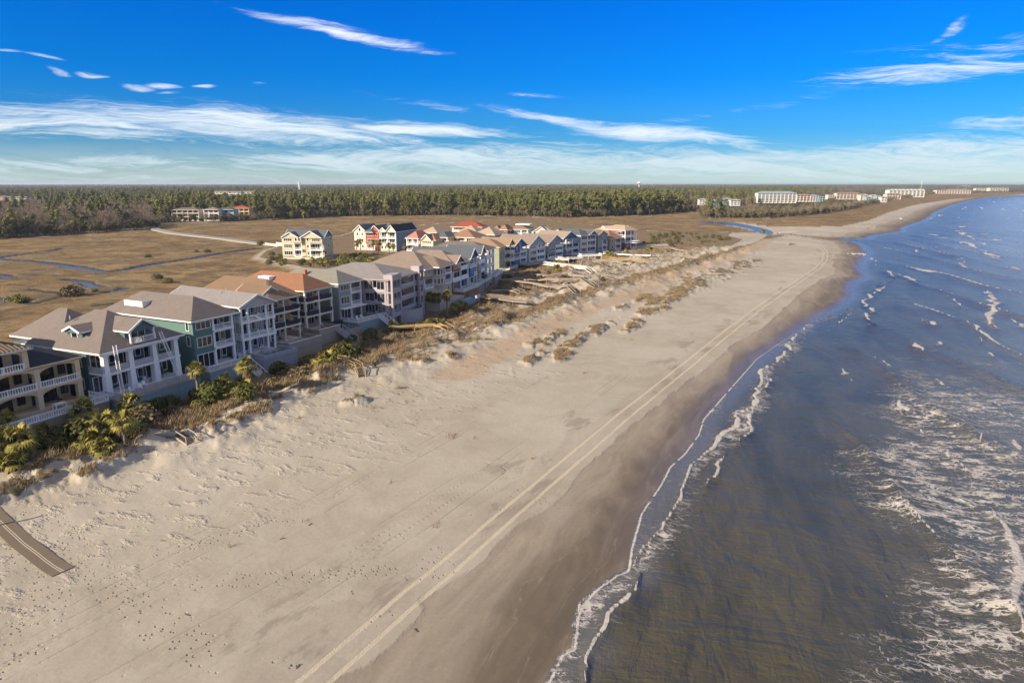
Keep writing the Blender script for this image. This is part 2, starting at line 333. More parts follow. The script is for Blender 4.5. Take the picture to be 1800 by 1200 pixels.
# ------------------------------------------------------------------ materials
_mats = {}
def mat(name, col, rough=.8, var=.12, scale=1.2, bump=0., spec=.3, metal=0., streak=0., rnd=0., stretch=(1, 1, 1), bscale=None):
    if name in _mats: return _mats[name]
    m = bpy.data.materials.new(name); m.use_nodes = True; t = NT(m.node_tree); b = t.n['Principled BSDF']
    pos = t.map(t.node('ShaderNodeTexCoord').outputs['Object'], sc=stretch); shg = t.noise(t.map(pos, sc=(1.2, 1.2, 9)), 1.0, 3, .7) if 'shingles' in name else None
    n1 = t.noise(pos, scale, 5, .6); n2 = t.noise(pos, scale*9, 3, .6)
    f = t.m('ADD', t.m('MULTIPLY', t.m('SUBTRACT', n1, .5), 2*var), t.m('MULTIPLY', t.m('SUBTRACT', n2, .5), var*1.2))
    f = t.m('ADD', f, 1.0)
    if shg is not None: f = t.m('MULTIPLY', f, t.m('ADD', .72, t.m('MULTIPLY', shg, .56)))
    if streak:
        n3 = t.noise(t.map(t.node('ShaderNodeTexCoord').outputs['Object'], sc=(6, 6, .5)), 1, 3, .6); f = t.m('MULTIPLY', f, t.ss(n3, .35, .7, 1, 1-streak))
    if rnd:
        oi = t.node('ShaderNodeObjectInfo'); f = t.m('MULTIPLY', f, t.m('ADD', t.m('MULTIPLY', oi.outputs['Random'], rnd*2), 1-rnd))
    c = t.vm('SCALE', tuple(col), scale=f); t.put(b.inputs['Base Color'], c)
    b.inputs['Roughness'].default_value = rough; b.inputs['Specular IOR Level'].default_value = spec; b.inputs['Metallic'].default_value = metal
    if bump:
        bp = t.node('ShaderNodeBump'); t.put(bp.inputs['Height'], t.noise(pos, bscale or scale*6, 4, .6)); bp.inputs['Strength'].default_value = bump; bp.inputs['Distance'].default_value = .05
        t.l.new(bp.outputs[0], b.inputs['Normal'])
    _mats[name] = m; return m
def glassmat(name, col, rough=.04):
    m = bpy.data.materials.new(name); m.use_nodes = True; t = NT(m.node_tree); b = t.n['Principled BSDF']
    oi = t.node('ShaderNodeObjectInfo'); pos = t.node('ShaderNodeTexCoord').outputs['Object']
    cur = t.m('MULTIPLY', t.ss(oi.outputs['Random'], .55, .8), t.ss(t.noise(t.map(pos, sc=(6, 6, .3)), 1.2, 2), .42, .6))
    t.put(b.inputs['Base Color'], t.mix(cur, col, (.22, .19, .15)))
    b.inputs['Roughness'].default_value = rough; b.inputs['Specular IOR Level'].default_value = .6; _mats[name] = m; return m
GLASS = glassmat('window_glass', (.015, .018, .02))
def wallm(name, col): return mat(name, tuple(min(.8, c*1.15) for c in col), .85, .06, .35, bump=.12, streak=.12, bscale=8)
def roofm(name, col): return mat(name, col, .9, .14, .5, bump=.5, bscale=5, spec=.15)
WHITE = mat('white_paint', (.80, .78, .74), .55, .05, .6, streak=.08)
CREAMT = mat('cream_paint', (.70, .62, .50), .6, .05, .6, streak=.08)
TANT = mat('tan_paint', (.66, .50, .31), .7, .05, .6, streak=.08)
GREYT = mat('grey_paint', (.40, .38, .37), .6, .05, .6)
DECKM = mat('deck_stone', (.34, .30, .27), .8, .15, .8)
WOOD = mat('weathered_wood', (.34, .28, .21), .85, .25, 2, stretch=(1, 1, 1))
WOODY = mat('new_wood', (.42, .29, .13), .8, .2, 2)
CONC = mat('concrete', (.36, .33, .29), .9, .12, .5, bump=.2)
POOLW = mat('pool_water', (.03, .20, .30), .06, .1, 1, bump=.1, spec=.6)
DARK = mat('dark_fabric', (.03, .035, .045), .8)

def leafmat(name, c1, c2, rnd=.25, sub=.0, dead=None):
    m = bpy.data.materials.new(name); m.use_nodes = True; t = NT(m.node_tree); b = t.n['Principled BSDF']
    pos = t.node('ShaderNodeTexCoord').outputs['Object']; oi = t.node('ShaderNodeObjectInfo')
    n = t.noise(pos, .9, 3, .6); n2 = t.noise(pos, 6, 2, .6)
    f = t.ss(t.m('ADD', t.m('MULTIPLY', n, .7), t.m('MULTIPLY', n2, .3)), .36, .64)
    c = t.mix(f, c1, c2)
    if dead: c = t.mix(t.ss(oi.outputs['Random'], .72, .9, 0, .55), c, dead)
    c = t.vm('SCALE', c, scale=t.m('ADD', t.m('MULTIPLY', oi.outputs['Random'], rnd*2), 1-rnd))
    t.put(b.inputs['Base Color'], c); b.inputs['Roughness'].default_value = .65; b.inputs['Specular IOR Level'].default_value = .25
    _mats[name] = m; return m
PINE = leafmat('pine_needles', (.070, .078, .022), (.205, .195, .055), .35)
OAK = leafmat('oak_leaves', (.060, .066, .022), (.175, .160, .055), .35)
BARE = leafmat('bare_twigs', (.14, .10, .07), (.28, .205, .15), .3)
PALMG = leafmat('palm_fronds', (.115, .105, .018), (.32, .255, .055), .2)
PALMD = leafmat('dead_fronds', (.13, .08, .035), (.26, .18, .09), .2)
SHRUB = leafmat('shrub_leaves', (.05, .055, .012), (.19, .165, .035), .35, dead=(.13, .10, .05))
SHRUBB = leafmat('brown_shrub_twigs', (.075, .055, .025), (.19, .145, .075), .3)
HEDGE = leafmat('clipped_hedge_leaves', (.042, .058, .008), (.15, .15, .025), .15)
GRASSM = leafmat('dry_grass_blades', (.16, .105, .052), (.36, .26, .14), .1)
TRUNK = mat('pine_bark', (.22, .16, .12), .95, .3, 1.5)
PTRUNK = mat('palm_bark', (.20, .155, .11), .95, .3, 4)

# ------------------------------------------------------------------ ground
def polar(a0, a1, da, coarse, r0, r1, q1, rb, q2):
    th = np.concatenate([np.arange(-math.pi, a0, coarse), np.arange(a0, a1, da), np.arange(a1, math.pi-coarse*.5, coarse)])
    r = [r0]
    while r[-1] < r1: r.append(r[-1]*(q1 if r[-1] < rb else q2))
    r = np.array(r); T, Rr = np.meshgrid(th, r)
    X = Rr*np.sin(T); Y = Rr*np.cos(T); nr, nt = X.shape
    i = np.arange(nr-1)[:, None]*nt; j = np.arange(nt)[None, :]; j1 = (j+1) % nt
    F = np.stack([i+j, i+nt+j, i+nt+j1, i+j1], -1).reshape(-1, 4)[:, ::-1]
    return X.ravel(), Y.ravel(), F, nr, nt
def cap(V, F, nt):                      # close the small hole below the camera
    V = np.vstack([V, [[0, 0, V[:nt, 2].mean()]]]); c = len(V)-1; j = np.arange(nt)
    return V, np.vstack([F, np.stack([np.full(nt, c), j, (j+1) % nt, (j+1) % nt], -1)])
def add_attr(me, name, arr):
    a = me.attributes.new(name, 'FLOAT', 'POINT'); v = np.zeros(len(me.vertices), np.float32); v[:len(arr)] = arr; a.data.foreach_set('value', v)
def ground_material():
    m = bpy.data.materials.new('ground'); m.use_nodes = True; t = NT(m.node_tree); b = t.n['Principled BSDF']
    pos = t.node('ShaderNodeNewGeometry').outputs['Position']
    A = {k: t.attr(k) for k in ('lane', 's', 'veg', 'marsh', 'woods', 'tr', 'ft', 'fo', 'creek', 'scarp', 'isl')}
    along = t.map(pos, rot=(0, 0, math.radians(-68)), sc=(.22, 1, 1))           # streaks parallel to the shore
    n_big = t.noise(pos, .03, 5, .55); n_mid = t.noise(pos, .16, 6, .6, .8); n_al = t.noise(along, .22, 6, .6, 1.2); n_f = t.noise(pos, 2.2, 5, .65); n_ff = t.noise(pos, 9, 3, .6)
    # dry to wet sand
    dry = t.mix(t.ss(n_mid, .3, .7), (.322, .275, .206), (.382, .332, .254))
    dry = t.mix(t.ss(n_big, .42, .62), dry, (.402, .352, .274))
    mid = t.mix(t.ss(n_al, .35, .65), (.245, .200, .148), (.30, .248, .186))
    wet = t.mix(t.ss(n_al, .3, .7), (.120, .092, .062), (.168, .130, .088))
    sn = t.m('ADD', A['s'], t.m('MULTIPLY', t.m('SUBTRACT', n_al, .5), 9))
    snf = t.m('ADD', A['s'], t.m('MULTIPLY', t.m('SUBTRACT', n_mid, .5), 5))
    sc = t.m('ADD', A['scarp'], t.m('MULTIPLY', t.m('SUBTRACT', n_al, .5), 3.2))
    c = t.mix(t.ss(sc, -.25, .2), t.mix(t.ss(t.m('ADD', t.m('DIVIDE', A['s'], t.m('ADD', t.m('MAXIMUM', A['s'], .1), t.m('MAXIMUM', t.m('MULTIPLY', A['scarp'], -1), .1))), t.m('MULTIPLY', t.m('SUBTRACT', n_al, .5), .5)), .12, .95), wet, mid), t.mix(.75, mid, dry))
    fineal = t.noise(t.map(pos, rot=(0, 0, math.radians(-68)), sc=(.3, 1, 1)), 1.4, 6, .68, .5)
    c = t.vm('SCALE', c, scale=t.m('ADD', .84, t.m('MULTIPLY', fineal, .32)))
    line = t.m('ABSOLUTE', t.m('SUBTRACT', t.m('FRACT', t.m('ADD', t.m('MULTIPLY', A['s'], .28), t.m('MULTIPLY', n_al, 2.6))), .5))
    c = t.mix(t.m('MULTIPLY', t.m('MULTIPLY', t.ss(line, .035, .0), t.ss(A['scarp'], 0, -1.5)), .30), c, (.30, .25, .19))
    # damp tongues on the upper beach
    damp = t.m('MULTIPLY', t.ss(t.noise(t.map(pos, rot=(0, 0, math.radians(-62)), sc=(.45, 1, 1)), .17, 6, .68, .4), .55, .62), t.m('MULTIPLY', t.ss(A['scarp'], .5, 3), t.ss(A['scarp'], 15, 9)))
    c = t.mix(t.ss(t.m('ADD', A['scarp'], t.m('MULTIPLY', t.m('SUBTRACT', n_al, .5), 7)), 6.0, 7.0), c, dry)
    c = t.mix(t.m('MULTIPLY', damp, .42), c, (.17, .135, .10))
    # light wheel tracks of the main track and the faint ones
    tn = t.m('ADD', A['tr'], t.m('MULTIPLY', t.m('SUBTRACT', n_mid, .5), .3))
    d1 = t.m('ABSOLUTE', t.m('SUBTRACT', t.m('ABSOLUTE', tn), 1.0))
    trk = t.ss(d1, .30, .16)
    c = t.mix(t.m('MULTIPLY', trk, t.ss(n_al, .25, .5, .45, .9)), c, (.48, .405, .29))
    f1 = t.m('ABSOLUTE', t.m('SUBTRACT', A['ft'], .8)); ftk = t.ss(f1, .20, .08)
    c = t.mix(t.m('MULTIPLY', ftk, t.m('MULTIPLY', t.ss(n_al, .42, .6), .15)), c, (.24, .195, .145))
    ln = t.ss(A['lane'], 5.5, 2.0); c = t.mix(t.m('MULTIPLY', ln, .65), c, (.37, .265, .165))
    # dune vegetation
    vn = t.m('ADD', A['veg'], t.m('MULTIPLY', t.m('SUBTRACT', t.noise(t.map(pos, rot=(0, 0, .6), sc=(1, .55, 1)), .55, 7, .7, .6), .5), 1.5))
    vmask = t.m('MULTIPLY', t.ss(vn, .42, .62), t.m('SUBTRACT', 1, ln))
    vcol = t.mix(t.ss(n_f, .35, .65), (.145, .098, .052), (.27, .19, .105))
    vcol = t.mix(t.ss(t.noise(pos, .11, 4, .6), .56, .68), vcol, (.11, .105, .04))
    c = t.mix(t.m('MULTIPLY', vmask, .92), c, vcol)
    # marsh
    mm = t.map(pos, rot=(0, 0, .35), sc=(.8, 1, 1))
    m1 = t.noise(mm, .03, 7, .70, .3); m2 = t.noise(pos, .22, 6, .68, .6)
    mc = t.mix(t.ss(m1, .35, .65), (.205, .132, .060), (.33, .225, .105))
    mc = t.mix(t.ss(t.noise(mm, .012, 4, .6, .8), .55, .68), mc, (.33, .205, .07))
    mc = t.mix(t.ss(t.noise(t.map(pos, rot=(0, 0, -.25), sc=(.8, 1, 1)), .11, 7, .74, .3), .53, .61, 0, .75), mc, (.105, .070, .040))
    mc = t.mix(t.ss(m2, .50, .72, 0, .6), mc, (.085, .055, .032))
    mc = t.mix(t.ss(t.noise(mm, .07, 7, .72, .3), .56, .64, 0, .6), mc, (.30, .255, .16))
    mc = t.mix(t.ss(n_f, .55, .8, 0, .5), mc, (.30, .22, .13))
    mc = t.mix(t.ss(t.noise(t.map(pos, rot=(0, 0, .12), sc=(.9, 1, 1)), .06, 7, .74, .3), .48, .58, 0, .7), mc, (.115, .088, .052))
    mc = t.mix(t.ss(t.noise(t.map(pos, rot=(0, 0, -.1), sc=(.9, 1, 1)), .15, 7, .74, .2), .57, .63, 0, .7), mc, (.34, .28, .17))
    mc = t.mix(t.ss(t.m('ADD', A['creek'], t.m('MULTIPLY', m2, 10)), 13, 6, 0, .6), mc, (.20, .165, .10))
    bank = t.ss(t.m('ADD', A['creek'], t.m('MULTIPLY', m2, 2.4)), 3.4, 1.5)
    mc = t.mix(bank, mc, (.035, .028, .022))
    c = t.mix(A['marsh'], c, mc)
    c = t.mix(A['woods'], c, t.mix(n_mid, (.030, .026, .014), (.085, .066, .042)))
    t.put(b.inputs['Base Color'], t.vm('SCALE', c, scale=t.m('ADD', .88, t.m('MULTIPLY', n_f, .24))))
    wetf = t.m('MULTIPLY', t.ss(sn, 11, 2.5), 1)
    t.put(b.inputs['Roughness'], t.fmix(t.ss(A['s'], 4.5, .5), t.fmix(wetf, .95, .55), .28)); t.put(b.inputs['Specular IOR Level'], t.fmix(t.ss(A['s'], 4.5, .5), t.fmix(wetf, .08, .06), .16))
    # relief
    h = t.m('MULTIPLY', n_f, t.fmix(wetf, .028, .006))
    dryz = t.ss(A['scarp'], 2, 12)
    rip = t.noise(t.map(pos, rot=(0, 0, math.radians(35)), sc=(1, .5, 1)), 1.5, 5, .62, .2)
    h = t.m('ADD', h, t.m('MULTIPLY', t.m('MULTIPLY', rip, dryz), .045))
    lump = t.ss(t.noise(t.map(pos, rot=(0, 0, math.radians(20)), sc=(.6, 1, 1)), .55, 5, .62, .15), .50, .78)
    lumpz = t.ss(t.m('ADD', A['scarp'], t.m('MULTIPLY', n_big, 30)), 30, 48)
    h = t.m('ADD', h, t.m('MULTIPLY', t.m('MULTIPLY', lump, lumpz), .20))
    # footprints: small dents, dense along the walked lines
    vo = t.node('ShaderNodeTexVoronoi', feature='F1'); t.put(vo.inputs['Vector'], pos); vo.inputs['Scale'].default_value = 1.9
    dent = t.ss(vo.outputs['Distance'], .30, .16)
    fz = t.m('MAXIMUM', t.ss(A['fo'], 2.6, .8), t.m('MULTIPLY', t.m('MULTIPLY', t.ss(n_mid, .57, .66), t.ss(A['scarp'], -4, 3)), t.ss(A['scarp'], 18, 8)))
    fz = t.m('MULTIPLY', fz, t.ss(t.xyz(vo.outputs['Color'])[0], .3, .35))
    h = t.m('SUBTRACT', h, t.m('MULTIPLY', t.m('MULTIPLY', dent, fz), .19))
    h = t.m('SUBTRACT', h, t.m('ADD', t.m('MULTIPLY', ftk, t.m('MULTIPLY', t.ss(n_al, .4, .6), .035)), t.m('MULTIPLY', t.m('MULTIPLY', trk, n_ff), .05)))
    h = t.m('ADD', h, t.m('MULTIPLY', t.ss(sc, -.3, .25), .06))
    h = t.m('ADD', h, t.m('MULTIPLY', t.m('MULTIPLY', vmask, n_f), .5)); h = t.m('ADD', h, t.m('MULTIPLY', t.m('MULTIPLY', A['marsh'], t.m('ADD', n_f, m2)), .7))
    bp = t.node('ShaderNodeBump'); t.put(bp.inputs['Height'], h); bp.inputs['Strength'].default_value = 1; bp.inputs['Distance'].default_value = 1.0
    t.l.new(bp.outputs[0], b.inputs['Normal'])
    return m
def build_ground():
    X, Y, F, nr, nt = polar(-.74, .74, .00155, .05, 24, 15000, 1.0085, 520, 1.03)
    f = fields(X, Y)
    V = np.stack([X, Y, f['h']], -1); V, F = cap(V, F, nt)
    me = mesh_np('ground', V, F, ground_material(), True)
    for k in ('lane', 's', 'veg', 'marsh', 'woods', 'tr', 'ft', 'fo', 'creek', 'scarp', 'isl'): add_attr(me, k, f[k])
    o = link(bpy.data.objects.new('ground', me)); o['kind'] = 'structure'
build_ground()

# ------------------------------------------------------------------ sea
CREST = [  # polyline in the photograph, half width of the foam (m), thinness
 ([(960,1185),(968,1150),(982,1132),(1008,1095),(1018,1062),(1045,1038),(1080,1015),(1108,1000),(1139,952),(1170,917),(1189,894),(1205,859),(1213,824),(1240,795),(1262,773),(1290,747),(1300,727),(1323,713),(1337,693),(1332,677),(1343,660),(1337,652),(1363,640),(1380,620),(1390,600),(1410,583),(1412,572),(1440,562),(1470,553),(1495,542)], .42, 1),
 ([(1022,1200),(1030,1160),(1060,1110),(1100,1040),(1120,1010)], .34, 0), ([(1250,855),(1256,842),(1263,832),(1270,800)], .4, 0),
 ([(1282,783),(1300,765),(1313,740),(1323,715)], .35, 0), ([(1345,692),(1357,660)], .4, 0),
 ([(1457,582),(1473,567),(1490,555),(1513,543)], .3, 0), ([(1523,572),(1528,547),(1522,530),(1543,513),(1550,500),(1560,492)], .55, 1), ([(1562,475),(1572,488)], .6, 0),
 ([(1582,482),(1600,490),(1618,500)], .7, 0), ([(1602,514),(1612,515)], .5, 0), ([(1613,553),(1622,555)], .4, 0), ([(1628,564),(1643,573)], .8, 0), ([(1583,590),(1587,596)], .6, 0),
 ([(1615,605),(1622,616),(1637,620)], .6, 0), ([(1572,637),(1583,645)], .35, 0), ([(1545,681),(1556,684)], .4, 0), ([(1571,703),(1580,715),(1605,732)], .45, 1), ([(1605,732),(1625,760),(1657,787)], .2, 0),
 ([(1657,787),(1676,803),(1693,820),(1710,836)], .35, 0), ([(1737,507),(1742,522),(1749,537),(1738,560),(1742,572),(1758,582)], .8, 1), ([(1773,470),(1793,477)], .8, 0), ([(1732,617),(1753,630)], .6, 0),
 ([(1760,640),(1772,647)], .5, 0), ([(1723,440),(1745,452),(1763,460)], .9, 0), ([(1690,451),(1699,478)], .4, 0), ([(1746,894),(1769,944),(1782,985),(1792,1010),(1777,1073),(1790,1100),(1803,1127)], .75, 1),
 ([(1695,820),(1720,848),(1742,878)], .14, 0), ([(1547,1127),(1560,1150),(1578,1178),(1600,1200)], .16, 0), ([(1598,1127),(1615,1155),(1652,1182),(1690,1215)], .13, 0), ([(1555,995),(1580,1010),(1613,1032)], .12, 0),
 ([(1565,1040),(1585,1062),(1600,1072)], .12, 0), ([(1780,770),(1800,800)], .5, 0), ([(1790,715),(1800,722)], .7, 0), ([(1690,425),(1720,438)], .6, 0), ([(1640,434),(1665,437)], .6, 0), ([(1603,437),(1620,447)], .4, 0),
 ([(1680,405),(1712,424)], .7, 0), ([(1688,397),(1702,401)], .9, 0), ([(1683,381),(1689,384)], .9, 0), ([(1725,411),(1735,414)], .8, 0), ([(1742,419),(1758,425)], .9, 0), ([(1722,428),(1735,432)], .8, 0),
 ([(1640,411),(1648,415)], .6, 0), ([(1652,417),(1662,420)], .6, 0), ([(1668,405),(1675,407)], .6, 0), ([(1690,368),(1700,370)], .7, 0), ([(1737,355),(1750,353)], .8, 0), ([(1590,392),(1640,386),(1660,372)], .35, 0), ([(1480,640),(1492,655),(1500,672)], .22, 0), ([(1455,690),(1462,704)], .2, 0), ([(1540,620),(1556,640),(1560,655)], .28, 0), ([(1640,660),(1662,676),(1690,690)], .3, 0), ([(1700,560),(1716,575),(1722,600)], .4, 0), ([(1660,520),(1680,528),(1700,545)], .35, 0), ([(1750,700),(1768,722),(1790,745)], .3, 0), ([(1690,740),(1712,765),(1722,790)], .25, 0), ([(1650,600),(1664,612)], .4, 0), ([(1780,560),(1800,580)], .5, 0), ([(1560,770),(1575,800),(1590,812)], .18, 0), ([(1640,860),(1655,890),(1680,915)], .15, 0), ([(1500,600),(1512,612)], .25, 0), ([(1530,450),(1545,470)], .3, 0)]
def sea_material():
    m = bpy.data.materials.new('sea_water'); m.use_nodes = True; t = NT(m.node_tree); b = t.n['Principled BSDF']
    pos = t.node('ShaderNodeNewGeometry').outputs['Position']
    s = t.attr('s'); cr = t.attr('crest'); fd = t.attr('foam'); sw = t.attr('swash')
    al = t.map(pos, rot=(0, 0, math.radians(-76)), sc=(.33, 1, 1))     # elongated along the crests
    al2 = t.map(pos, rot=(0, 0, math.radians(14)), sc=(.42, 1, 1))
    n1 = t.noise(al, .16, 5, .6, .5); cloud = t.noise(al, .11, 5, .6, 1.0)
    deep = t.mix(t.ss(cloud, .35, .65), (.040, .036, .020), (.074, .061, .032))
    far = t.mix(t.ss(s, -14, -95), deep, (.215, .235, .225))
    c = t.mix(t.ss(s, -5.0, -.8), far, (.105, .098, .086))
    # lace of foam
    wv = t.vm('ADD', t.map(pos, rot=(0, 0, math.radians(12)), sc=(.55, 1, 1)), t.vm('SCALE', t.vm('SUBTRACT', t.noisec(pos, .6, 5), (.5, .5, .5)), scale=1.9))
    vo = t.node('ShaderNodeTexVoronoi', feature='DISTANCE_TO_EDGE'); t.put(vo.inputs['Vector'], wv); vo.inputs['Scale'].default_value = .62
    vo2 = t.node('ShaderNodeTexVoronoi', feature='DISTANCE_TO_EDGE'); t.put(vo2.inputs['Vector'], t.vm('ADD', wv, (3, 7, 1))); vo2.inputs['Scale'].default_value = 1.7
    e = t.m('MINIMUM', vo.outputs['Distance'], t.m('MULTIPLY', vo2.outputs['Distance'], 1.0))
    fb = t.noise(al2, .07, 4, .6, .5); dn = t.m('ADD', fd, t.m('MULTIPLY', t.m('SUBTRACT', fb, .5), 1.1))
    dn = t.m('MULTIPLY', t.ss(dn, .25, 1.0), t.ss(fd, .02, .15))
    fn = t.noise(wv, 3.2, 5, .7)
    lace = t.m('MULTIPLY', t.ss(t.m('SUBTRACT', t.m('MULTIPLY', dn, .175), t.m('ADD', e, t.m('MULTIPLY', t.m('SUBTRACT', fn, .5), .17))), -.012, .045), t.ss(dn, .02, .2))
    lace = t.m('MULTIPLY', lace, t.ss(t.noise(al2, .5, 5, .7), .42, .56, .0, .95))
    # foam of crests: attribute is distance divided by half width
    en = t.m('ADD', cr, t.m('MULTIPLY', t.m('SUBTRACT', t.noise(pos, 1.1, 5, .65), .5), 1.1))
    en = t.m('ADD', en, t.m('MULTIPLY', t.m('SUBTRACT', t.noise(pos, .25, 3, .6), .5), .8))
    crf = t.m('MULTIPLY', t.ss(en, 1.0, .55), t.ss(fn, .25, .5, .6, 1)); sl = t.m('ABSOLUTE', t.m('ADD', s, t.m('ADD', .35, t.m('MULTIPLY', t.m('SUBTRACT', fn, .5), .5)))); crf = t.m('MAXIMUM', crf, t.m('MULTIPLY', t.m('MULTIPLY', t.ss(sl, .20, .07), t.attr('near')), t.ss(t.noise(pos, .35, 2, .5), .33, .42)))
    # swash: thin lace behind the leading foam line
    swn = t.noise(t.map(pos, rot=(0, 0, math.radians(20)), sc=(.35, 1, 1)), 1.6, 6, .7, 1.0)
    swf = t.m('MULTIPLY', t.ss(t.m('ADD', swn, t.m('MULTIPLY', sw, .16)), .64, .74), t.m('MULTIPLY', sw, .6))
    foam = t.m('MAXIMUM', t.m('MAXIMUM', lace, crf), swf); foam = t.m('MULTIPLY', foam, 1.0, clamp=True)
    c = t.mix(foam, c, (.50, .45, .39))
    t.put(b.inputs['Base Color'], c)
    t.put(b.inputs['Roughness'], t.fmix(foam, .20, .8)); b.inputs['IOR'].default_value = 1.333
    # waves
    w0 = t.noise(al2, .16, 4, .6, .8); w1 = t.noise(al, .55, 5, .6, .6); w2 = t.noise(al2, 1.8, 5, .65, .4); w3 = t.noise(pos, 6.5, 3, .6)
    calm = t.ss(s, -.5, -7, .35, 1)
    h = t.m('ADD', t.m('ADD', t.m('MULTIPLY', w0, .8), t.m('MULTIPLY', w1, .55)), t.m('ADD', t.m('MULTIPLY', w2, .20), t.m('MULTIPLY', w3, .025)))
    h = t.m('ADD', t.m('MULTIPLY', h, calm), t.m('MULTIPLY', foam, .10)); h = t.m('ADD', h, t.m('MULTIPLY', t.m('MULTIPLY', foam, fn), .18))
    bp = t.node('ShaderNodeBump'); t.put(bp.inputs['Height'], h); bp.inputs['Strength'].default_value = .9; bp.inputs['Distance'].default_value = 1.0
    t.l.new(bp.outputs[0], b.inputs['Normal'])
    return m
def build_sea():
    X, Y, F, nr, nt = polar(-.74, .74, .0025, .05, 22, 30000, 1.012, 700, 1.04)
    s = shore_s(X, Y)
    cr = np.full(X.shape, 30.); hgt = np.zeros(X.shape); Rr_ = np.hypot(X, Y)
    Xw = X+(fbm(X, Y, .35, 4)-.5)*(1.0+Rr_*.010)+(fbm(X, Y, .09, 3)-.5)*(1.0+Rr_*.012); Yw = Y+(fbm(X+90, Y+40, .3, 4)-.5)*(1.0+Rr_*.016)
    for pl, w, k in CREST:
        if pl[0][1] > 500 and math.hypot(pl[-1][0]-pl[0][0], pl[-1][1]-pl[0][1]) < 17: continue
        q = PL(pl); 
        # a little wander so the lines are not polygons
        d = seg_dist(Xw, Yw, q); ends = np.minimum(np.hypot(Xw-q[0][0], Yw-q[0][1]), np.hypot(Xw-q[-1][0], Yw-q[-1][1])); L_ = np.hypot(*(q[-1]-q[0])); d = d/(.25+.75*sm(ends, 0, L_*.35+.1)); wid = w*(.62+np.hypot(*q.mean(0))/330)
        cr = np.minimum(cr, d/wid)
        if k or w > .3: hgt = np.maximum(hgt, np.exp(-(d/(wid*1.6+.3))**2)*min(.5, .20+wid*.22))
    U = X*.97-Y*.22; Vv = X*.22+Y*.97; lam = fbm(U*.4, Vv*.12, .1, 3)*5
    ph = U*.15+lam*.6+Vv*.012; dl = np.abs(np.sin(ph))/.15; msk = fbm(U*.35+60, Vv*.8, .055, 3)
    far_ = sm(Rr_, 90, 220); wl = .17*(.6+Rr_/150)
    cr = np.where(s < -10, np.minimum(cr, dl/wl+sm(msk, .60-.11*far_, .53-.11*far_)*12), cr)
    m0 = PL(CREST[0][0]); sd0 = seg_dist(Xw, Yw, m0, signed=True)
    sw = np.exp(-np.abs(np.clip(sd0, -9, 9)+ .8)/2.6)*(s > -12)*(s < 1.5)*(Y < 260)
    sw = np.maximum(sw, sm(s, -3.2, -.3)*.6*(Y < 200))
    # foam fields: around the breakers and over the near right of the bay
    fe = PL([(1380,1260),(1450,1150),(1500,1060),(1520,985),(1570,930),(1530,880),(1460,830),(1470,780),(1520,740),(1500,660),(1540,600),(1600,600),(1690,560),(1800,520),(2300,560),(2300,1300)])
    ins = in_poly(X, Y, fe); fdst = seg_dist(X, Y, fe, closed=True)
    fo = np.where(ins, .40+.30*sm(fdst, 0, 10), .34*sm(fdst, 7, 0))*sm(np.hypot(X, Y), 260, 90)
    fo = np.where(ins, fo, fo)
    fo = np.maximum(fo, .34*sm(cr, 6, 1.0)*(s < -4))
    fo = np.maximum(fo, .62*np.clip(sw, 0, 1)*(s < .5))
    fo = np.maximum(fo, .30*np.exp(-((X-P(1450,900,0)[0])**2+((Y-P(1450,900,0)[1])*.8)**2)/30))
    # swell
    swell = .75*(1-np.abs(np.sin(ph)))**4*(.2+1.3*fbm(U*.5, Vv, .03, 2))*sm(s, -8, -30)+.10*np.sin(U*.42+lam)+.10*np.sin(U*.23+Vv*.05+lam*1.3)+(fbm(U, Vv*.35, .22, 4)-.5)*.45
    Z = (swell*sm(s, -2, -18)*sm(np.hypot(X, Y), 1500, 500)+hgt*sm(s, .5, -1.5))*sm(s, 1.5, -1)
    V = np.stack([X, Y, Z], -1); V, F = cap(V, F, nt)
    me = mesh_np('sea', V, F, sea_material(), True)
    add_attr(me, 's', np.clip(s, -600, 100)); add_attr(me, 'crest', cr); add_attr(me, 'foam', fo); add_attr(me, 'swash', sw); add_attr(me, 'near', sm(np.hypot(X, Y), 200, 120))
    o = link(bpy.data.objects.new('sea', me)); o['kind'] = 'structure'
build_sea()

# ------------------------------------------------------------------ building kit
_wc = {}
def window_data(w, h, n, frame):
    k = (round(w, 1), round(h, 1), n, frame.name)
    if k not in _wc:
        w, h = k[0], k[1]
        fr = MB(); t = .11
        fr.box(-w/2-t, w/2+t, -.07, .05, -t, 0); fr.box(-w/2-t, w/2+t, -.07, .05, h, h+t); fr.box(-w/2-t, -w/2, -.07, .05, 0, h); fr.box(w/2, w/2+t, -.07, .05, 0, h)
        for i in range(1, n): x = -w/2+w*i/n; fr.box(x-.05, x+.05, -.06, .04, 0, h)
        gl = MB().box(-w/2, w/2, -.02, .03, 0, h)
        _wc[k] = (fr.data('window', frame), gl.data('pane', GLASS))
    return _wc[k]
def window(par, x, y, z, w, h, n, frame, rz=0, name='window'):
    a, b = window_data(w, h, n, frame); o = inst(name, a, par, (x, y, z), rz); inst('pane', b, o)
    return o
_cc = {}
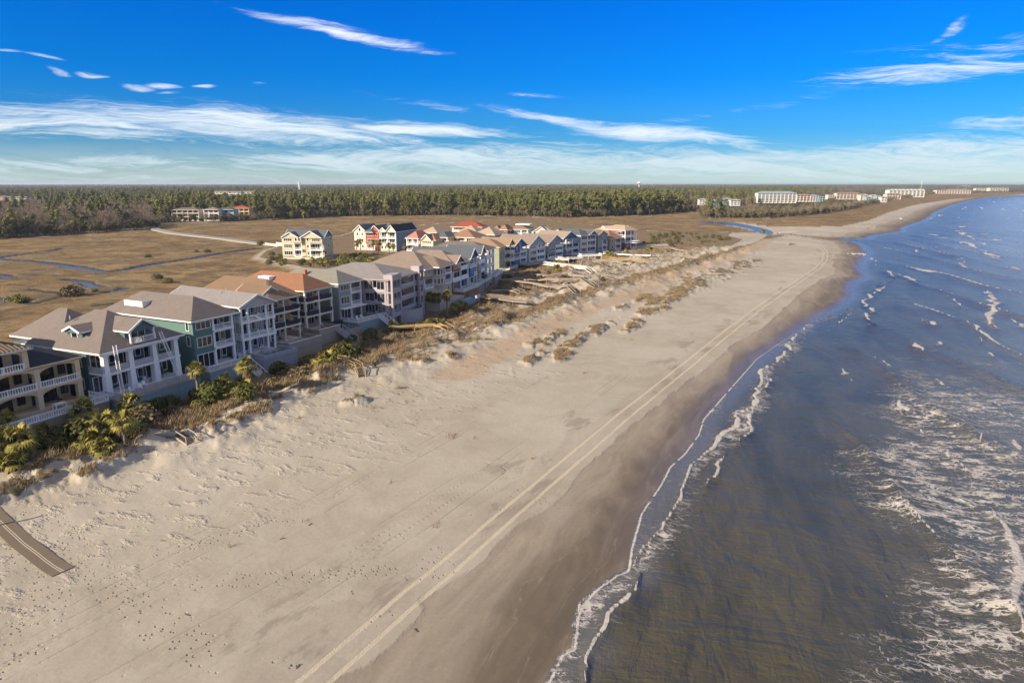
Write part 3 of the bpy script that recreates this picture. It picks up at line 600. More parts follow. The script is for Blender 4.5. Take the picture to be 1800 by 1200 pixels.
def column_data(h, w, m, round_=False, taper=0):
    k = (round(h, 1), w, m.name, round_, taper)
    if k not in _cc:
        b = MB(); h = k[0]
        if round_: b.cyl((0, 0, .15), (0, 0, h-.15), w/2, w/2*.88, 10)
        elif taper:
            a, c = w/2*(1+taper), w/2
            b.poly([(-a,-a,.2),(a,-a,.2),(a,a,.2),(-a,a,.2),(-c,-c,h-.2),(c,-c,h-.2),(c,c,h-.2),(-c,c,h-.2)], [(0,3,2,1),(4,5,6,7),(0,1,5,4),(1,2,6,5),(2,3,7,6),(3,0,4,7)])
        else: b.box(-w/2, w/2, -w/2, w/2, .15, h-.15)
        q = w/2*(1+taper)+.07; b.box(-q, q, -q, q, 0, .2 if taper else .15); q = w/2+.07; b.box(-q, q, -q, q, h-.2 if taper else h-.15, h)
        _cc[k] = b.data('column', m)
    return _cc[k]
_rc = {}
def railing_data(L, style, m, h=1.0):
    k = (round(L, 1), style, m.name, h)
    if k not in _rc:
        b = MB(); L = k[0]
        b.box(0, L, -.05, .05, h-.1, h)
        if style == 'bal':
            b.box(0, L, -.04, .04, .06, .14); n = max(2, int(L/.22))
            for i in range(n): x = (i+.5)*L/n; b.box(x-.025, x+.025, -.025, .025, .14, h-.1)
        elif style == 'urn':
            b.box(0, L, -.1, .1, h-.14, h); b.box(0, L, -.1, .1, .0, .14); n = max(2, int(L/.34))
            for i in range(n): x = (i+.5)*L/n; b.cyl((x, 0, .14), (x, 0, .5), .10, .05, 6); b.cyl((x, 0, .5), (x, 0, h-.14), .05, .09, 6)
        elif style == 'solid': b.box(0, L, -.04, .04, .05, h-.1)
        elif style == 'slat':
            for z in (.2, .4, .6, .78): b.box(0, L, -.02, .02, z-.03, z+.03)
        n = max(1, int(L/2.0))
        for i in range(n+1): x = min(max(i*L/n, .05), L-.05); b.box(x-.06, x+.06, -.065, .065, 0, h+.04)
        _rc[k] = b.data('railing', m)
    return _rc[k]
def railing(par, x0, y0, x1, y1, z, style, m, h=1.0):
    L = math.hypot(x1-x0, y1-y0)
    if L < .4: return
    return inst('railing', railing_data(L, style, m, h), par, (x0, y0, z), math.atan2(y1-y0, x1-x0))
def roof_faces(kind, x0, x1, y0, y1, ze, rise):
    if kind == 'hip':
        if (x1-x0) <= (y1-y0):
            hw = (x1-x0)/2; xm = (x0+x1)/2; a = (xm, y0+hw, ze+rise); b = (xm, y1-hw, ze+rise)
            c = [(x0,y0,ze),(x1,y0,ze),(x1,y1,ze),(x0,y1,ze)]
            return [[c[0],c[1],a],[c[1],c[2],b,a],[c[2],c[3],b],[c[3],c[0],a,b]]
        hw = (y1-y0)/2; ym = (y0+y1)/2; a = (x0+hw, ym, ze+rise); b = (x1-hw, ym, ze+rise)
        c = [(x0,y0,ze),(x1,y0,ze),(x1,y1,ze),(x0,y1,ze)]
        return [[c[0],c[1],b,a],[c[1],c[2],b],[c[2],c[3],a,b],[c[3],c[0],a]]
    if kind == 'gable_f':
        xm = (x0+x1)/2; return [[(x1,y0,ze),(x1,y1,ze),(xm,y1,ze+rise),(xm,y0,ze+rise)], [(x0,y1,ze),(x0,y0,ze),(xm,y0,ze+rise),(xm,y1,ze+rise)]]
    ym = (y0+y1)/2; return [[(x0,y0,ze),(x1,y0,ze),(x1,ym,ze+rise),(x0,ym,ze+rise)], [(x1,y1,ze),(x0,y1,ze),(x0,ym,ze+rise),(x1,ym,ze+rise)]]
def slabs(mb, faces, th=.22, mi=0):
    for f in faces:
        n = len(f); up = f+[(p[0], p[1], p[2]-th) for p in f][:]
        mb.poly(f+[(p[0], p[1], p[2]-th) for p in f], [tuple(range(n)), tuple(range(2*n-1, n-1, -1))]+[((i+1) % n, i, n+i, n+(i+1) % n) for i in range(n)], mi)
def ribs(mb, faces, step=.55):
    for f in faces:
        p = [Vector(q) for q in f]; e = (p[1]-p[0]); L = e.length; e.normalize(); nrm = (p[1]-p[0]).cross(p[-1]-p[0]).normalized(); up = nrm.cross(e)
        if up.z < 0: up = -up
        pts = [((q-p[0]).dot(e), (q-p[0]).dot(up)) for q in p]; x = step/2
        while x < L:
            top = 0
            for i in range(len(pts)):
                (ax, ay), (bx, by) = pts[i], pts[(i+1) % len(pts)]
                if (ax-x)*(bx-x) < 0: top = max(top, ay+(by-ay)*(x-ax)/(bx-ax))
            if top > .2:
                a = p[0]+e*x+up*.02+nrm*.04; b = p[0]+e*x+up*(top-.05)+nrm*.04; mb.bar(a, b, .10, .10)
            x += step
def make_roof(par, kind, x0, x1, y0, y1, ze, rise, rm, trim, wallmat=None, over=.55, rib=0, gwin=None):
    X0, X1, Y0, Y1 = x0-over, x1+over, y0-over, y1+over
    fc = roof_faces(kind, X0, X1, Y0, Y1, ze, rise); b = MB(); slabs(b, fc, .16)
    r = b.build('roof', rm, par)
    f = MB(); T = .24
    if kind == 'hip': f.box(X0-.03, X1+.03, Y0-.03, Y0+.12, ze-T-.02, ze-.01); f.box(X0-.03, X1+.03, Y1-.12, Y1+.03, ze-T-.02, ze-.01); f.box(X0-.03, X0+.12, Y0+.12, Y1-.12, ze-T-.02, ze-.01); f.box(X1-.12, X1+.03, Y0+.12, Y1-.12, ze-T-.02, ze-.01); f.box(X0+.12, X1-.12, Y0+.12, Y1-.12, ze-T, ze-T+.06)
    elif kind == 'gable_f':
        xm = (X0+X1)/2
        for yy in (Y0-.04, Y1-.08):
            for xa in (X0, X1): f.bar((xa, yy+.06, ze-.13), (xm, yy+.06, ze+rise-.13), .12, .30)
        f.box(X0-.03, X0+.1, Y0+.1, Y1-.1, ze-T-.02, ze-.02); f.box(X1-.1, X1+.03, Y0+.1, Y1-.1, ze-T-.02, ze-.02)
    else:
        ym = (Y0+Y1)/2
        for xx in (X0-.04, X1-.08):
            for ya in (Y0, Y1): f.bar((xx+.06, ya, ze-.13), (xx+.06, ym, ze+rise-.13), .12, .30)
        f.box(X0+.1, X1-.1, Y0-.03, Y0+.1, ze-T-.02, ze-.02); f.box(X0+.1, X1-.1, Y1-.1, Y1+.03, ze-T-.02, ze-.02)
    f.build('fascia', trim, r)
    if kind != 'hip' and wallmat:
        k = rise/((X1-X0)/2 if kind == 'gable_f' else (Y1-Y0)/2); zb = ze-.05; 
        if kind == 'gable_f':
            xm = (x0+x1)/2; zt = ze+k*((x1-x0)/2)+k*over-.2
            lo = ze+k*over-.2
            for yy, dd in ((y0, .2), (y1-.2, .2)):
                g = MB(); g.poly([(x0,yy,zb-.25),(x1,yy,zb-.25),(x1,yy,lo),(xm,yy,zt),(x0,yy,lo)]+[(x0,yy+dd,zb-.25),(x1,yy+dd,zb-.25),(x1,yy+dd,lo),(xm,yy+dd,zt),(x0,yy+dd,lo)], [(0,1,2,3,4),(9,8,7,6,5)]+[((i+1) % 5, i, 5+i, 5+(i+1) % 5) for i in range(5)]); g.build('gable', wallmat, par)
        else:
            ym = (y0+y1)/2; zt = ze+k*((y1-y0)/2)+k*over-.2; lo = ze+k*over-.2
            for xx, dd in ((x0, .2), (x1-.2, .2)):
                g = MB(); g.poly([(xx,y0,zb-.25),(xx,y1,zb-.25),(xx,y1,lo),(xx,ym,zt),(xx,y0,lo)]+[(xx+dd,y0,zb-.25),(xx+dd,y1,zb-.25),(xx+dd,y1,lo),(xx+dd,ym,zt),(xx+dd,y0,lo)], [(4,3,2,1,0),(5,6,7,8,9)]+[(i, (i+1) % 5, 5+(i+1) % 5, 5+i) for i in range(5)]); g.build('gable', wallmat, par)
        if gwin: window(par, (x0+x1)/2, y0-.02, gwin[0], gwin[1], gwin[2], gwin[3], trim)
    if rib:
        q = MB(); ribs(q, fc, rib); q.build('rib', rm, r)
    return r
def arch(par, x0, x1, z0, z1, m, y=0, th=.4):
    b = MB(); n = 12; zs = z0+(z1-z0)*.62
    for i in range(n):
        xa = x0+(x1-x0)*i/n; xb = x0+(x1-x0)*(i+1)/n
        fa = math.sqrt(max(0, 1-((xa-(x0+x1)/2)/((x1-x0)/2))**2)); fb = math.sqrt(max(0, 1-((xb-(x0+x1)/2)/((x1-x0)/2))**2))
        za = zs+(z1-.12-zs)*fa; zb = zs+(z1-.12-zs)*fb
        b.poly([(xa,y,za),(xb,y,zb),(xb,y,z1),(xa,y,z1),(xa,y+th,za),(xb,y+th,zb),(xb,y+th,z1),(xa,y+th,z1)], [(0,1,2,3),(7,6,5,4),(1,0,4,5),(0,3,7,4),(2,1,5,6)])
    return b.build('arch', m, par)
def steps(par, x, y0, z0, y1, z1, w, m, name='stairs', rail=True):
    b = MB(); n = max(3, int(abs(z1-z0)/.18))
    for i in range(n):
        f = i/n; g = (i+1)/n; ya = y0+(y1-y0)*f; yb = y0+(y1-y0)*g; z = z0+(z1-z0)*f
        b.box(x-w/2, x+w/2, ya, yb, z-.06, z)
    for sx in (-w/2, w/2): b.bar((x+sx, y0, z0-.12), (x+sx, y1, z1-.05), .07, .25)
    if rail:
        for sx in (-w/2, w/2):
            b.bar((x+sx, y0, z0+.95), (x+sx, y1, z1+.95), .08, .1)
            for i in range(0, n+1, 3): f = min(1, i/n); b.box(x+sx-.04, x+sx+.04, y0+(y1-y0)*f-.04, y0+(y1-y0)*f+.04, z0+(z1-z0)*f-.1, z0+(z1-z0)*f+.95)
    return b.build(name, m, par)
HOUSES = {}
def house(key, label, A, B, depth, floors, bays, wall, rm, roofs, gz=2.0, rec=2.6, trim=WHITE, rail='bal', railm=None, colw=.4, rnd=False, giant=None, near=(), far=(), basem=None, terr=None, archm=None, group='houses in the beachfront row', cat='house', backm=None, framem=None, sideopen=False):
    A = Vector((A[0], A[1], 0)); B = Vector((B[0], B[1], 0)); u_ = (B-A).normalized(); A, B = (A+u_*.35, B-u_*.35) if 'row' in group and 'behind' not in group else (A, B); W = (B-A).length; ang = math.atan2(B.y-A.y, B.x-A.x)
    h = empty('beach_house', (A.x, A.y, 0), ang); tag(h, label, cat, group); HOUSES[key] = h
    h['w'] = W; railm = railm or trim; basem = basem or wall; framem = framem or trim; backm = backm or wall
    tot = sum(b[0] for b in bays); xs = [0]
    for b in bays: xs.append(xs[-1]+W*b[0]/tot)
    nf = len(floors)-1
    wl = MB(); wl.box(0, W, rec, depth, floors[0], floors[-1]-.02); cols = set(); slab = MB()
    for bi, (bw, codes) in enumerate(bays):
        x0, x1 = xs[bi], xs[bi+1]
        for fi in range(nf):
            c = codes[fi] if fi < len(codes) else ' '; z0, z1 = floors[fi], floors[fi+1]; bx = x1-x0; xm = (x0+x1)/2; fh = z1-z0
            if c in 'BAS':
                MB().box(x0+.003, x1-.003, -.12, rec+.0, z0-.3, z0).build('floor_slab', trim, h); (MB().box(x0+.003, x1-.003, 0, .35, z1-.42, z1-.302).build('beam', trim, h) if c == 'B' else None)
                if not giant: cols.add((round(x0, 2), fi)); cols.add((round(x1, 2), fi))
                if c == 'A': arch(h, x0+.15, x1-.15, z0, z1-.3, archm or wall)
                if not (fi == 0 and terr): railing(h, x0+.2, -.02, x1-.2, -.02, z0, rail, railm)
                window(h, xm-bx*.12, rec-.03, z0+.1, min(bx*.55, 3.6), min(2.35, fh-.7), 3, framem)
                if bx > 4: window(h, x1-bx*.14, rec-.03, z0+.7, .9, 1.4, 1, framem)
            elif c != ' ':
                wl.box(x0, x1, 0, rec, z0, z1-.02)
                if c == 'W': n = max(2, int(bx/1.25)); window(h, xm, -.01, z0+.8, min(bx*.7, n*1.0), min(1.6, fh-1.3), n, framem)
                elif c == 'w': window(h, xm, -.01, z0+.9, min(.9, bx*.5), 1.4, 1, framem)
                elif c == 'D': n = max(2, int(bx/1.2)); window(h, xm, -.01, z0+.15, bx*.78, min(2.4, fh-.6), n, framem)
                elif c == 'p':
                    for q in (.28, .72): window(h, x0+bx*q, -.01, z0+.8, min(.9, bx*.26), 1.5, 1, framem)
    wl.build('wall', wall, h)
    if floors[0] > gz+.05: MB().box(.02, W-.02, .02, depth-.02, gz-.6, floors[0]-.305).build('foundation_wall', basem, h)
    for (x, fi) in sorted(cols):
        xx = min(max(x, colw/2+.03), W-colw/2-.03); inst('column', column_data(floors[fi+1]-floors[fi]-.3, colw, trim, rnd), h, (xx, colw/2-.05, floors[fi]))
        if sideopen and xx < colw: inst('column', column_data(floors[fi+1]-floors[fi]-.3, colw, trim, rnd), h, (xx, rec-.2, floors[fi]))
    if giant:
        for x in giant: inst('column', column_data(floors[-1]-floors[0]-.6, colw, trim, False, .35), h, (x*W, colw/2-.05, floors[0]))
        MB().box(0, W, -.1, .5, floors[-1]-.62, floors[-1]-.02).build('frieze', trim, h)
    for (y, z, w, hh) in near: window(h, -.01, y, z, w, hh, max(1, round(w/1.0)), framem, -math.pi/2)
    for (y, z, w, hh) in far: window(h, W+.01, y, z, w, hh, max(1, round(w/1.0)), framem, math.pi/2)
    if bays[0][1][1:2] in ('B', 'A'):
        for fi in range(1, nf):
            if len(bays[0][1]) > fi and bays[0][1][fi] in 'BAS': railing(h, .05, .3, .05, rec-.1, floors[fi], rail, railm)
    for r in roofs:
        kw = dict(over=.55, rib=0, gwin=None, gm=wall); kw.update(r[7] if len(r) > 7 else {})
        make_roof(h, r[0], r[1]*W, r[2]*W, r[3], r[4], r[5], r[6], rm if 'rm' not in kw else kw['rm'], trim, kw['gm'], kw['over'], kw['rib'], kw['gwin'])
    if terr:
        x0, x1, out, style, tm = terr[:5]; x0 *= W; x1 *= W; z = floors[0]
        t = MB(); t.box(x0, x1, -out, -.13, gz-.7, z-.25).build('terrace_wall', tm, h); MB().box(x0-.1, x1+.1, -out-.1, -.125, z-.25, z-.02).build('terrace_floor', DECKM, h)
        if style == 'parapet':
            p = MB(); p.box(x0-.05, x1+.05, -out-.05, -out+.2, z-.02, z+.85); p.box(x0-.05, x0+.2, -out+.2, -.2, z-.02, z+.85); p.box(x1-.2, x1+.05, -out+.2, -.2, z-.02, z+.85); p.build('parapet', tm, h)
            MB().box(x0-.1, x1+.1, -out-.1, -out+.25, z+.85, z+.95).build('coping', CREAMT, h)
        elif style:
            railing(h, x0, -out, x1, -out, z-.02, style, railm); railing(h, x0+.05, -.2, x0+.05, -out+.1, z-.02, style, railm); railing(h, x1-.05, -out+.1, x1-.05, -.2, z-.02, style, railm)
    return h
def chimney(h, x, y, z0, z1, m, w=.9):
    MB().box(x-w/2, x+w/2, y-w/2, y+w/2, z0, z1).box(x-w/2-.08, x+w/2+.08, y-w/2-.08, y+w/2+.08, z1, z1+.12).build('chimney', m, h)
def vent(h, x, y, z): MB().cyl((x, y, z-.3), (x, y, z+.35), .12, .12, 6).build('roof_vent', GREYT, h)
def dormer(h, x, w, y0, y1, zb, ze, rise, wm, rm, trim, kind='gable_f', balc=False):
    MB().box(x-w/2, x+w/2, y0+(1.2 if balc else 0), y1, zb, ze-.02).build('dormer', wm, h)
    if balc:
        MB().box(x-w/2, x+w/2, y0-.1, y0+1.2, zb-.25, zb).build('balcony_floor', trim, h); railing(h, x-w/2, y0-.05, x+w/2, y0-.05, zb, 'bal', trim)
        for q in (-1, 1): inst('column', column_data(ze-zb-.1, .25, trim), h, (x+q*(w/2-.15), y0+.12, zb))
    make_roof(h, kind, x-w/2, x+w/2, y0, y1, ze, rise, rm, trim, wm, .4)
    window(h, x, y0+(1.2 if balc else 0)-.02, zb+.3 if balc else zb+.4, w*.55, min(2.0, ze-zb-.6), 2, trim)

# wall and roof paints
W_CREAM = wallm('cream_stucco', (.55, .38, .21)); W_TEAL = wallm('teal_siding', (.080, .128, .122)); W_GREEN = wallm('sea_green_siding', (.095, .170, .145)); W_TAUPE = wallm('taupe_siding', (.29, .24, .19))
W_BEIGE = wallm('beige_stucco', (.36, .29, .21)); W_SAGE = wallm('sage_siding', (.24, .28, .26)); W_LAV = wallm('mauve_stucco', (.34, .295, .295)); W_SAND = wallm('sand_stucco', (.40, .33, .25))
W_BRICK = wallm('orange_brick', (.36, .125, .05)); W_BLUE = wallm('blue_siding', (.045, .13, .26)); W_NAVY = wallm('slate_blue_siding', (.08, .16, .22)); W_WHITE = wallm('white_siding', (.52, .50, .47)); W_GREY = wallm('grey_siding', (.27, .28, .30))
W_OLIVE = wallm('olive_siding', (.26, .27, .18)); W_PINK = wallm('pink_stucco', (.55, .36, .31)); W_YEL = wallm('pale_yellow_siding', (.43, .39, .27)); W_RED = wallm('red_siding', (.33, .07, .04)); W_PALE = wallm('pale_green_siding', (.46, .50, .38))
W_LBLUE = wallm('light_blue_siding', (.24, .40, .44)); W_BGREY = wallm('blue_grey_siding', (.16, .23, .26)); W_GOLD = wallm('golden_stucco', (.60, .44, .21)); W_ROSE = wallm('rose_brown_stucco', (.24, .12, .09)); W_BONE = wallm('bone_siding', (.55, .49, .38)); W_TERR = wallm('tan_stucco', (.30, .24, .18)); W_LGREEN = wallm('aqua_stucco', (.20, .27, .27))
R_GREY = roofm('grey_shingles', (.175, .145, .125)); R_BROWN = roofm('brown_shingles', (.17, .125, .095)); R_TAN = roofm('tan_metal', (.29, .195, .125)); R_RUST = roofm('rust_shingles', (.255, .125, .072)); R_DARK = roofm('dark_shingles', (.06, .055, .055)); R_SAGE = roofm('sage_grey_shingles', (.20, .19, .155)); R_LGREY = roofm('light_grey_shingles', (.235, .212, .195))
R_RIB = roofm('brown_ribbed_metal', (.22, .16, .115)); R_RED = roofm('red_tile', (.31, .075, .042)); R_TERRA = roofm('terracotta_shingles', (.27, .155, .095)); R_BEIGE = roofm('beige_shingles', (.30, .235, .175)); R_WHITE = roofm('white_roof_membrane', (.55, .53, .5)); R_TAUPE = roofm('taupe_shingles', (.235, .18, .14)); R_SLATE = roofm('slate_roof', (.10, .11, .12)); R_CHAR = roofm('charcoal_shingles', (.035, .04, .05)); R_SAND = roofm('sandy_shingles', (.37, .28, .19))

F3 = [4.5, 7.7, 10.9, 13.9]
# --- 1 cream stucco house, left edge
h = house('H1', 'cream stucco house with arched balconies and brown ribbed roof at the left edge', (-80.2, 70), (-66.2, 101.6), 20, [4.6, 7.8, 11.1], [(1.2, 'AA'), (1.2, 'AA'), (1.2, 'AA'), (1.1, 'AA'), (1.1, 'AA')], W_CREAM, R_RIB,
    [('hip', .78, 1, .4, 16, 11.2, 2.0, dict(rm=R_CHAR))], trim=TANT, rail='urn', railm=WHITE, colw=.75, terr=(-.1, 1.02, 4.6, 'urn', W_TERR), rec=3.2, framem=DARK)
W_ = h['w']
b = MB(); b.box(0, W_*.775, 3.2, 18, 11.1, 14.2); b.build('wall', W_CREAM, h)
MB().box(0, W_*.775, -.12, 3.2, 10.85, 11.1).build('floor_slab', TANT, h)
for i in range(4):
    x0 = W_*(.02+i*.19); x1 = x0+W_*.185; railing(h, x0+.3, 0, x1-.3, 0, 11.1, 'urn', WHITE); arch(h, x0+.2, x1-.2, 11.1, 13.9, W_CREAM, .05); window(h, (x0+x1)/2, 3.17, 11.2, 3.4, 2.2, 3, DARK); inst('column', column_data(2.9, .75, TANT), h, (x1, .35, 11.1))
make_roof(h, 'hip', 0, W_*.775, 0, 17, 14.2, 3.0, R_RIB, CREAMT, over=.6, rib=.55)
MB().box(W_*.62, W_*.86, 12, 17, 11.2, 15.6).build('roof_tower', W_BEIGE, h); make_roof(h, 'hip', W_*.62, W_*.86, 12, 17, 15.6, 1.8, R_RIB, CREAMT, over=.6, rib=.5)
for q in (.66, .73, .80): window(h, W_*q, 11.97, 14.3, .9, .9, 1, WHITE)
# --- 2 white and teal house with giant pilasters
h = house('H2', 'grey hipped-roof house with tall white tapered pillars and ladders leaning on its front', (-63.2, 101.2), (-57.3, 114.9), 21, [4.6, 8.2, 11.6], [(1, 'BB'), (1, 'BB'), (1, 'BB')], W_TEAL, R_GREY,
    [('hip', 0, 1, 0, 17, 11.7, 4.9, dict(over=.75)), ('hip', .15, .85, 12, 24, 12.0, 4.2)], rec=3.4, giant=(.045, .35, .66, .955), colw=.75, rail='solid', railm=GREYT, terr=(-.02, 1.04, 3.6, 'slat', W_LGREEN), near=[(5.5, 5.4, 1.4, 1.6), (5.5, 9.0, 1.4, 1.5), (13, 9, .9, 1.3)])
W_ = h['w']
dormer(h, W_*.52, 4.6, -.2, 8, 11.9, 14.1, 1.7, W_TEAL, R_GREY, WHITE, balc=True)
dormer_y = MB().box(1.6, 4.0, 6.0, 9.5, 12.0, 14.2).build('dormer', W_TEAL, h); make_roof(h, 'gable_s', 1.2, 6, 6, 9.5, 14.2, .9, R_GREY, WHITE, W_TEAL, .3); window(h, 1.58, 7.8, 12.9, 1.3, .9, 1, WHITE, -math.pi/2)
MB().box(0, W_, -.32, -.1, 11.15, 11.35).build('cornice', WHITE, h)
cb = MB()
for i in range(30): x = .2+i*(W_-.4)/29; cb.box(x-.07, x+.07, -.5, -.1, 11.35, 11.62)
cb.build('corbel', WHITE, h)
for x, y, z in ((4, 12, 15.5), (9.5, 13, 14.8)): vent(h, x, y, z)
# --- 3 green house
h = house('H3', 'sea green house with broad plain grey roof and a white rooftop railing', (-56.4, 117.3), (-52.2, 126.0), 23, F3[:3]+[13.4], [(1, 'DWW'), (1.05, 'BBB')], W_GREEN, R_GREY,
    [('hip', 0, 1, 0, 23, 13.5, 3.4, dict(over=.8))], rec=2.4, rail='bal', colw=.42, terr=(0, 1.05, 3.2, 'bal', W_LGREEN), near=[(1.3, 8.8, .8, 1.6), (1.3, 11.6, .6, 1.4), (9, 5.4, 1, 1.4), (14, 11.6, 1.2, .8)])
W_ = h['w']
rp = MB(); rp.box(1.3, 2.8, 15.2, 17.4, 14.2, 15.0); rp.build('roof_hatch', GREYT, h)
for a in ((.6, 13.4, 3.6, 13.4), (.6, 18.4, .6, 13.4), (3.6, 13.4, 3.6, 18.4)): railing(h, *a, 14.7, 'solid', WHITE, 1.1)
for x, y, z in ((2.5, 5, 15.2), (7, 9, 15.6)): vent(h, x, y, z)
steps(h, W_*.9, -3.3, 4.5, -7.8, 1.9, 1.6, WHITE)
# --- 4 white gabled house with three open floors
h = house('H4', 'white three-storey house with a front gable over stacked open porches', (-51.7, 126.9), (-47.3, 134.6), 22, [4.6, 7.9, 11.2, 14.1], [(.8, 'BBB'), (2, 'BBB'), (.9, 'BBB')], W_GREY, R_LGREY, [('gable_f', 0, 1, 0, 22, 14.2, 2.0, dict(gm=GREYT, over=.45))], rec=3.4, rnd=True, colw=.5, rail='bal', terr=(.02, 1.02, 5.4, None, W_GREY), sideopen=True)
W_ = h['w']
MB().box(.2, W_, -5.6, -5.2, 4.5, 5.3).box(.2, .6, -5.2, -.5, 4.5, 5.3).box(W_-.35, W_+.05, -5.2, -.4, 4.5, 5.3).build('parapet', W_GREY, h)
MB().box(.7, W_-.6, -5.1, -2.0, 4.49, 4.62).build('swimming_pool', mat('dark_pool_water', (.03, .10, .12), .06, .1, 1, bump=.1, spec=.6), h)
MB().cyl((W_*.55, -1.1, 4.5), (W_*.55, -1.1, 5.1), 1.1, 1.1, 16).build('hot_tub', GREYT, h)
for x, y, z in ((3, 9, 15.8), (6, 8, 15.6), (6.5, 12, 15.6)): vent(h, x, y, z)
# --- 5 tan ribbed roof
h = house('H5', 'beige porch house under a tan standing-seam metal roof', (-49.9, 136.6), (-45.6, 145.2), 21, [4.4, 7.6, 10.8, 13.7], [(1, 'BBB'), (1, 'BBB')], W_BEIGE, R_TAN, [('hip', 0, 1, 0, 21, 13.8, 3.6, dict(rib=.5, over=.5)), ('gable_f', .0, .6, 1.6, 9, 14.6, 1.7, dict(gm=W_GREY, over=.3, rib=.5))], rec=5.0, rnd=True, colw=.42, trim=CREAMT, rail='solid', railm=DARK, terr=(0, 1.04, 5.2, 'parapet', W_TERR), sideopen=True)
h2 = house('H6', 'beige stucco house with rust brown hipped roof and deep dark porches', (-46.6, 150.8), (-42.2, 159.3), 22, F3[:3]+[13.5], [(1, 'BBB'), (1, 'BBB')], W_BEIGE, R_RUST, [('hip', 0, 1, 0, 22, 13.6, 3.1, dict(over=.5))], rec=4.8, trim=CREAMT, rail='solid', railm=DARK, terr=(-.15, .62, 5.0, 'parapet', W_TERR), near=[(8, 8.6, 1.2, 1.3), (12, 11.6, 1.2, 1.3), (7, 5, 2.2, 2.2)], sideopen=True, colw=.45)
W_ = h2['w']
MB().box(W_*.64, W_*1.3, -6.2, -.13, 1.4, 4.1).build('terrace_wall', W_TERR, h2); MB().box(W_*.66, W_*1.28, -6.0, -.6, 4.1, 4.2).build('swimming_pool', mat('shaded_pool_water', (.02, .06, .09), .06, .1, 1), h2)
railing(h2, W_*.64, -.5, W_*1.28, -.5, 4.2, 'solid', DARK); steps(h2, W_*.56, -5.1, 4.4, -10, 1.9, 2.2, GREYT)
MB().box(W_*.1, W_*.32, 11.5, 15, 14.6, 15.9).build('dormer', WHITE, h2)
for x, y, z in ((6, 15, 15.6), (2.6, 17.5, 15.2)): vent(h2, x, y, z)
# --- 7 sage siding
h = house('H7', 'sage grey clapboard house with stacked triple windows and a white raised deck', (-41.8, 162.0), (-37.6, 169.9), 20, F3[:3]+[13.5], [(1.05, 'DWW'), (.95, 'BBB')], W_SAGE, R_SAGE, [('hip', 0, 1, 0, 20, 13.6, 2.6, dict(over=.5))], rec=2.0, rail='bal', colw=.35, terr=(0, 1.25, 5.5, 'bal', W_LGREEN), basem=W_LGREEN, near=[(10, 8.6, 1, 1.3)])
W_ = h['w']; steps(h, W_*1.08, -5.6, 4.5, -10.2, 1.9, 1.9, WHITE); MB().box(-.15, W_+.15, -1.6, -.13, 7.35, 7.6).build('awning', WHITE, h); chimney(h, 1.6, 12, 14.5, 15.9, W_BRICK, .7)
# --- 8 mauve house
h = house('H8', 'mauve stucco house with squared corner towers and a curved pool terrace', (-31.0, 168.0), (-24.9, 185.6), 24, [4.6, 7.6, 10.6, 13.6], [(1, 'BBB'), (2.1, 'BBB'), (.8, 'BBB')], W_LAV, R_LGREY, [('hip', 0, 1, 0, 24, 13.7, 2.9, dict(over=.5))], rec=5.0, trim=W_LAV, rail='solid', railm=GREYT, colw=.9, framem=GREYT,
    near=[(1.9, 5.2, 2.0, 1.7), (5.2, 5.2, 2.6, 1.9), (2.0, 8.2, 2.0, 1.9), (5.2, 8.2, 2.4, 1.9), (2.0, 11.2, 2.0, 1.9), (5.4, 11.2, 2.4, 1.9), (12, 8.6, 1.0, 1.0)])
W_ = h['w']
def tower(h, x0, x1, y0, y1, z0, z1, m):
    b = MB(); t = .55
    for x in (x0, x1-t):
        for y in (y0, y1-t): b.box(x, x+t, y, y+t, z0, z1)
    for z in (4.6, 7.6, 10.6): b.box(x0+.02, x1-.02, y0+.02, y1-.02, z-.35, z-.02); b.box(x0+t, x1-t, y0+.05, y0+.2, z, z+.8)
    b.box(x0-.05, x1+.05, y0-.05, y1+.05, z1-1.5, z1); b.build('tower', m, h)
tower(h, -.1, W_*.25, -1.4, 1.0, 1.6, 14.9, W_LAV); tower(h, W_*.86, W_+.1, -1.0, 1.4, 1.6, 15.4, W_LAV)
pb = MB(); n = 10; pts = [(W_*(.26+.66*i/n), -.6-3.6*math.sin(math.pi*(i/n)**.8)) for i in range(n+1)]
for (xa, ya), (xb, yb) in zip(pts, pts[1:]): pb.poly([(xa,ya,1.4),(xb,yb,1.4),(xb,yb,5.2),(xa,ya,5.2),(xa,ya+.3,1.4),(xb,yb+.3,1.4),(xb,yb+.3,5.2),(xa,ya+.3,5.2)], [(0,1,2,3),(7,6,5,4),(3,2,6,7),(1,0,4,5)])
pb.build('curved_terrace_wall', W_LAV, h); fl = MB(); fl.poly([(x, y+.25, 4.3) for x, y in pts]+[(x, y+.25, 4.0) for x, y in pts], [tuple(range(n+1)), tuple(range(2*n+1, n, -1))]); fl.build('swimming_pool', POOLW, h)
for x, y, z in ((5, 14, 15.2), (10, 6, 15)): vent(h, x, y, z)
window(h, W_*.5, -3.9, 2.0, 1.0, 2.0, 1, WHITE, .05, 'door')
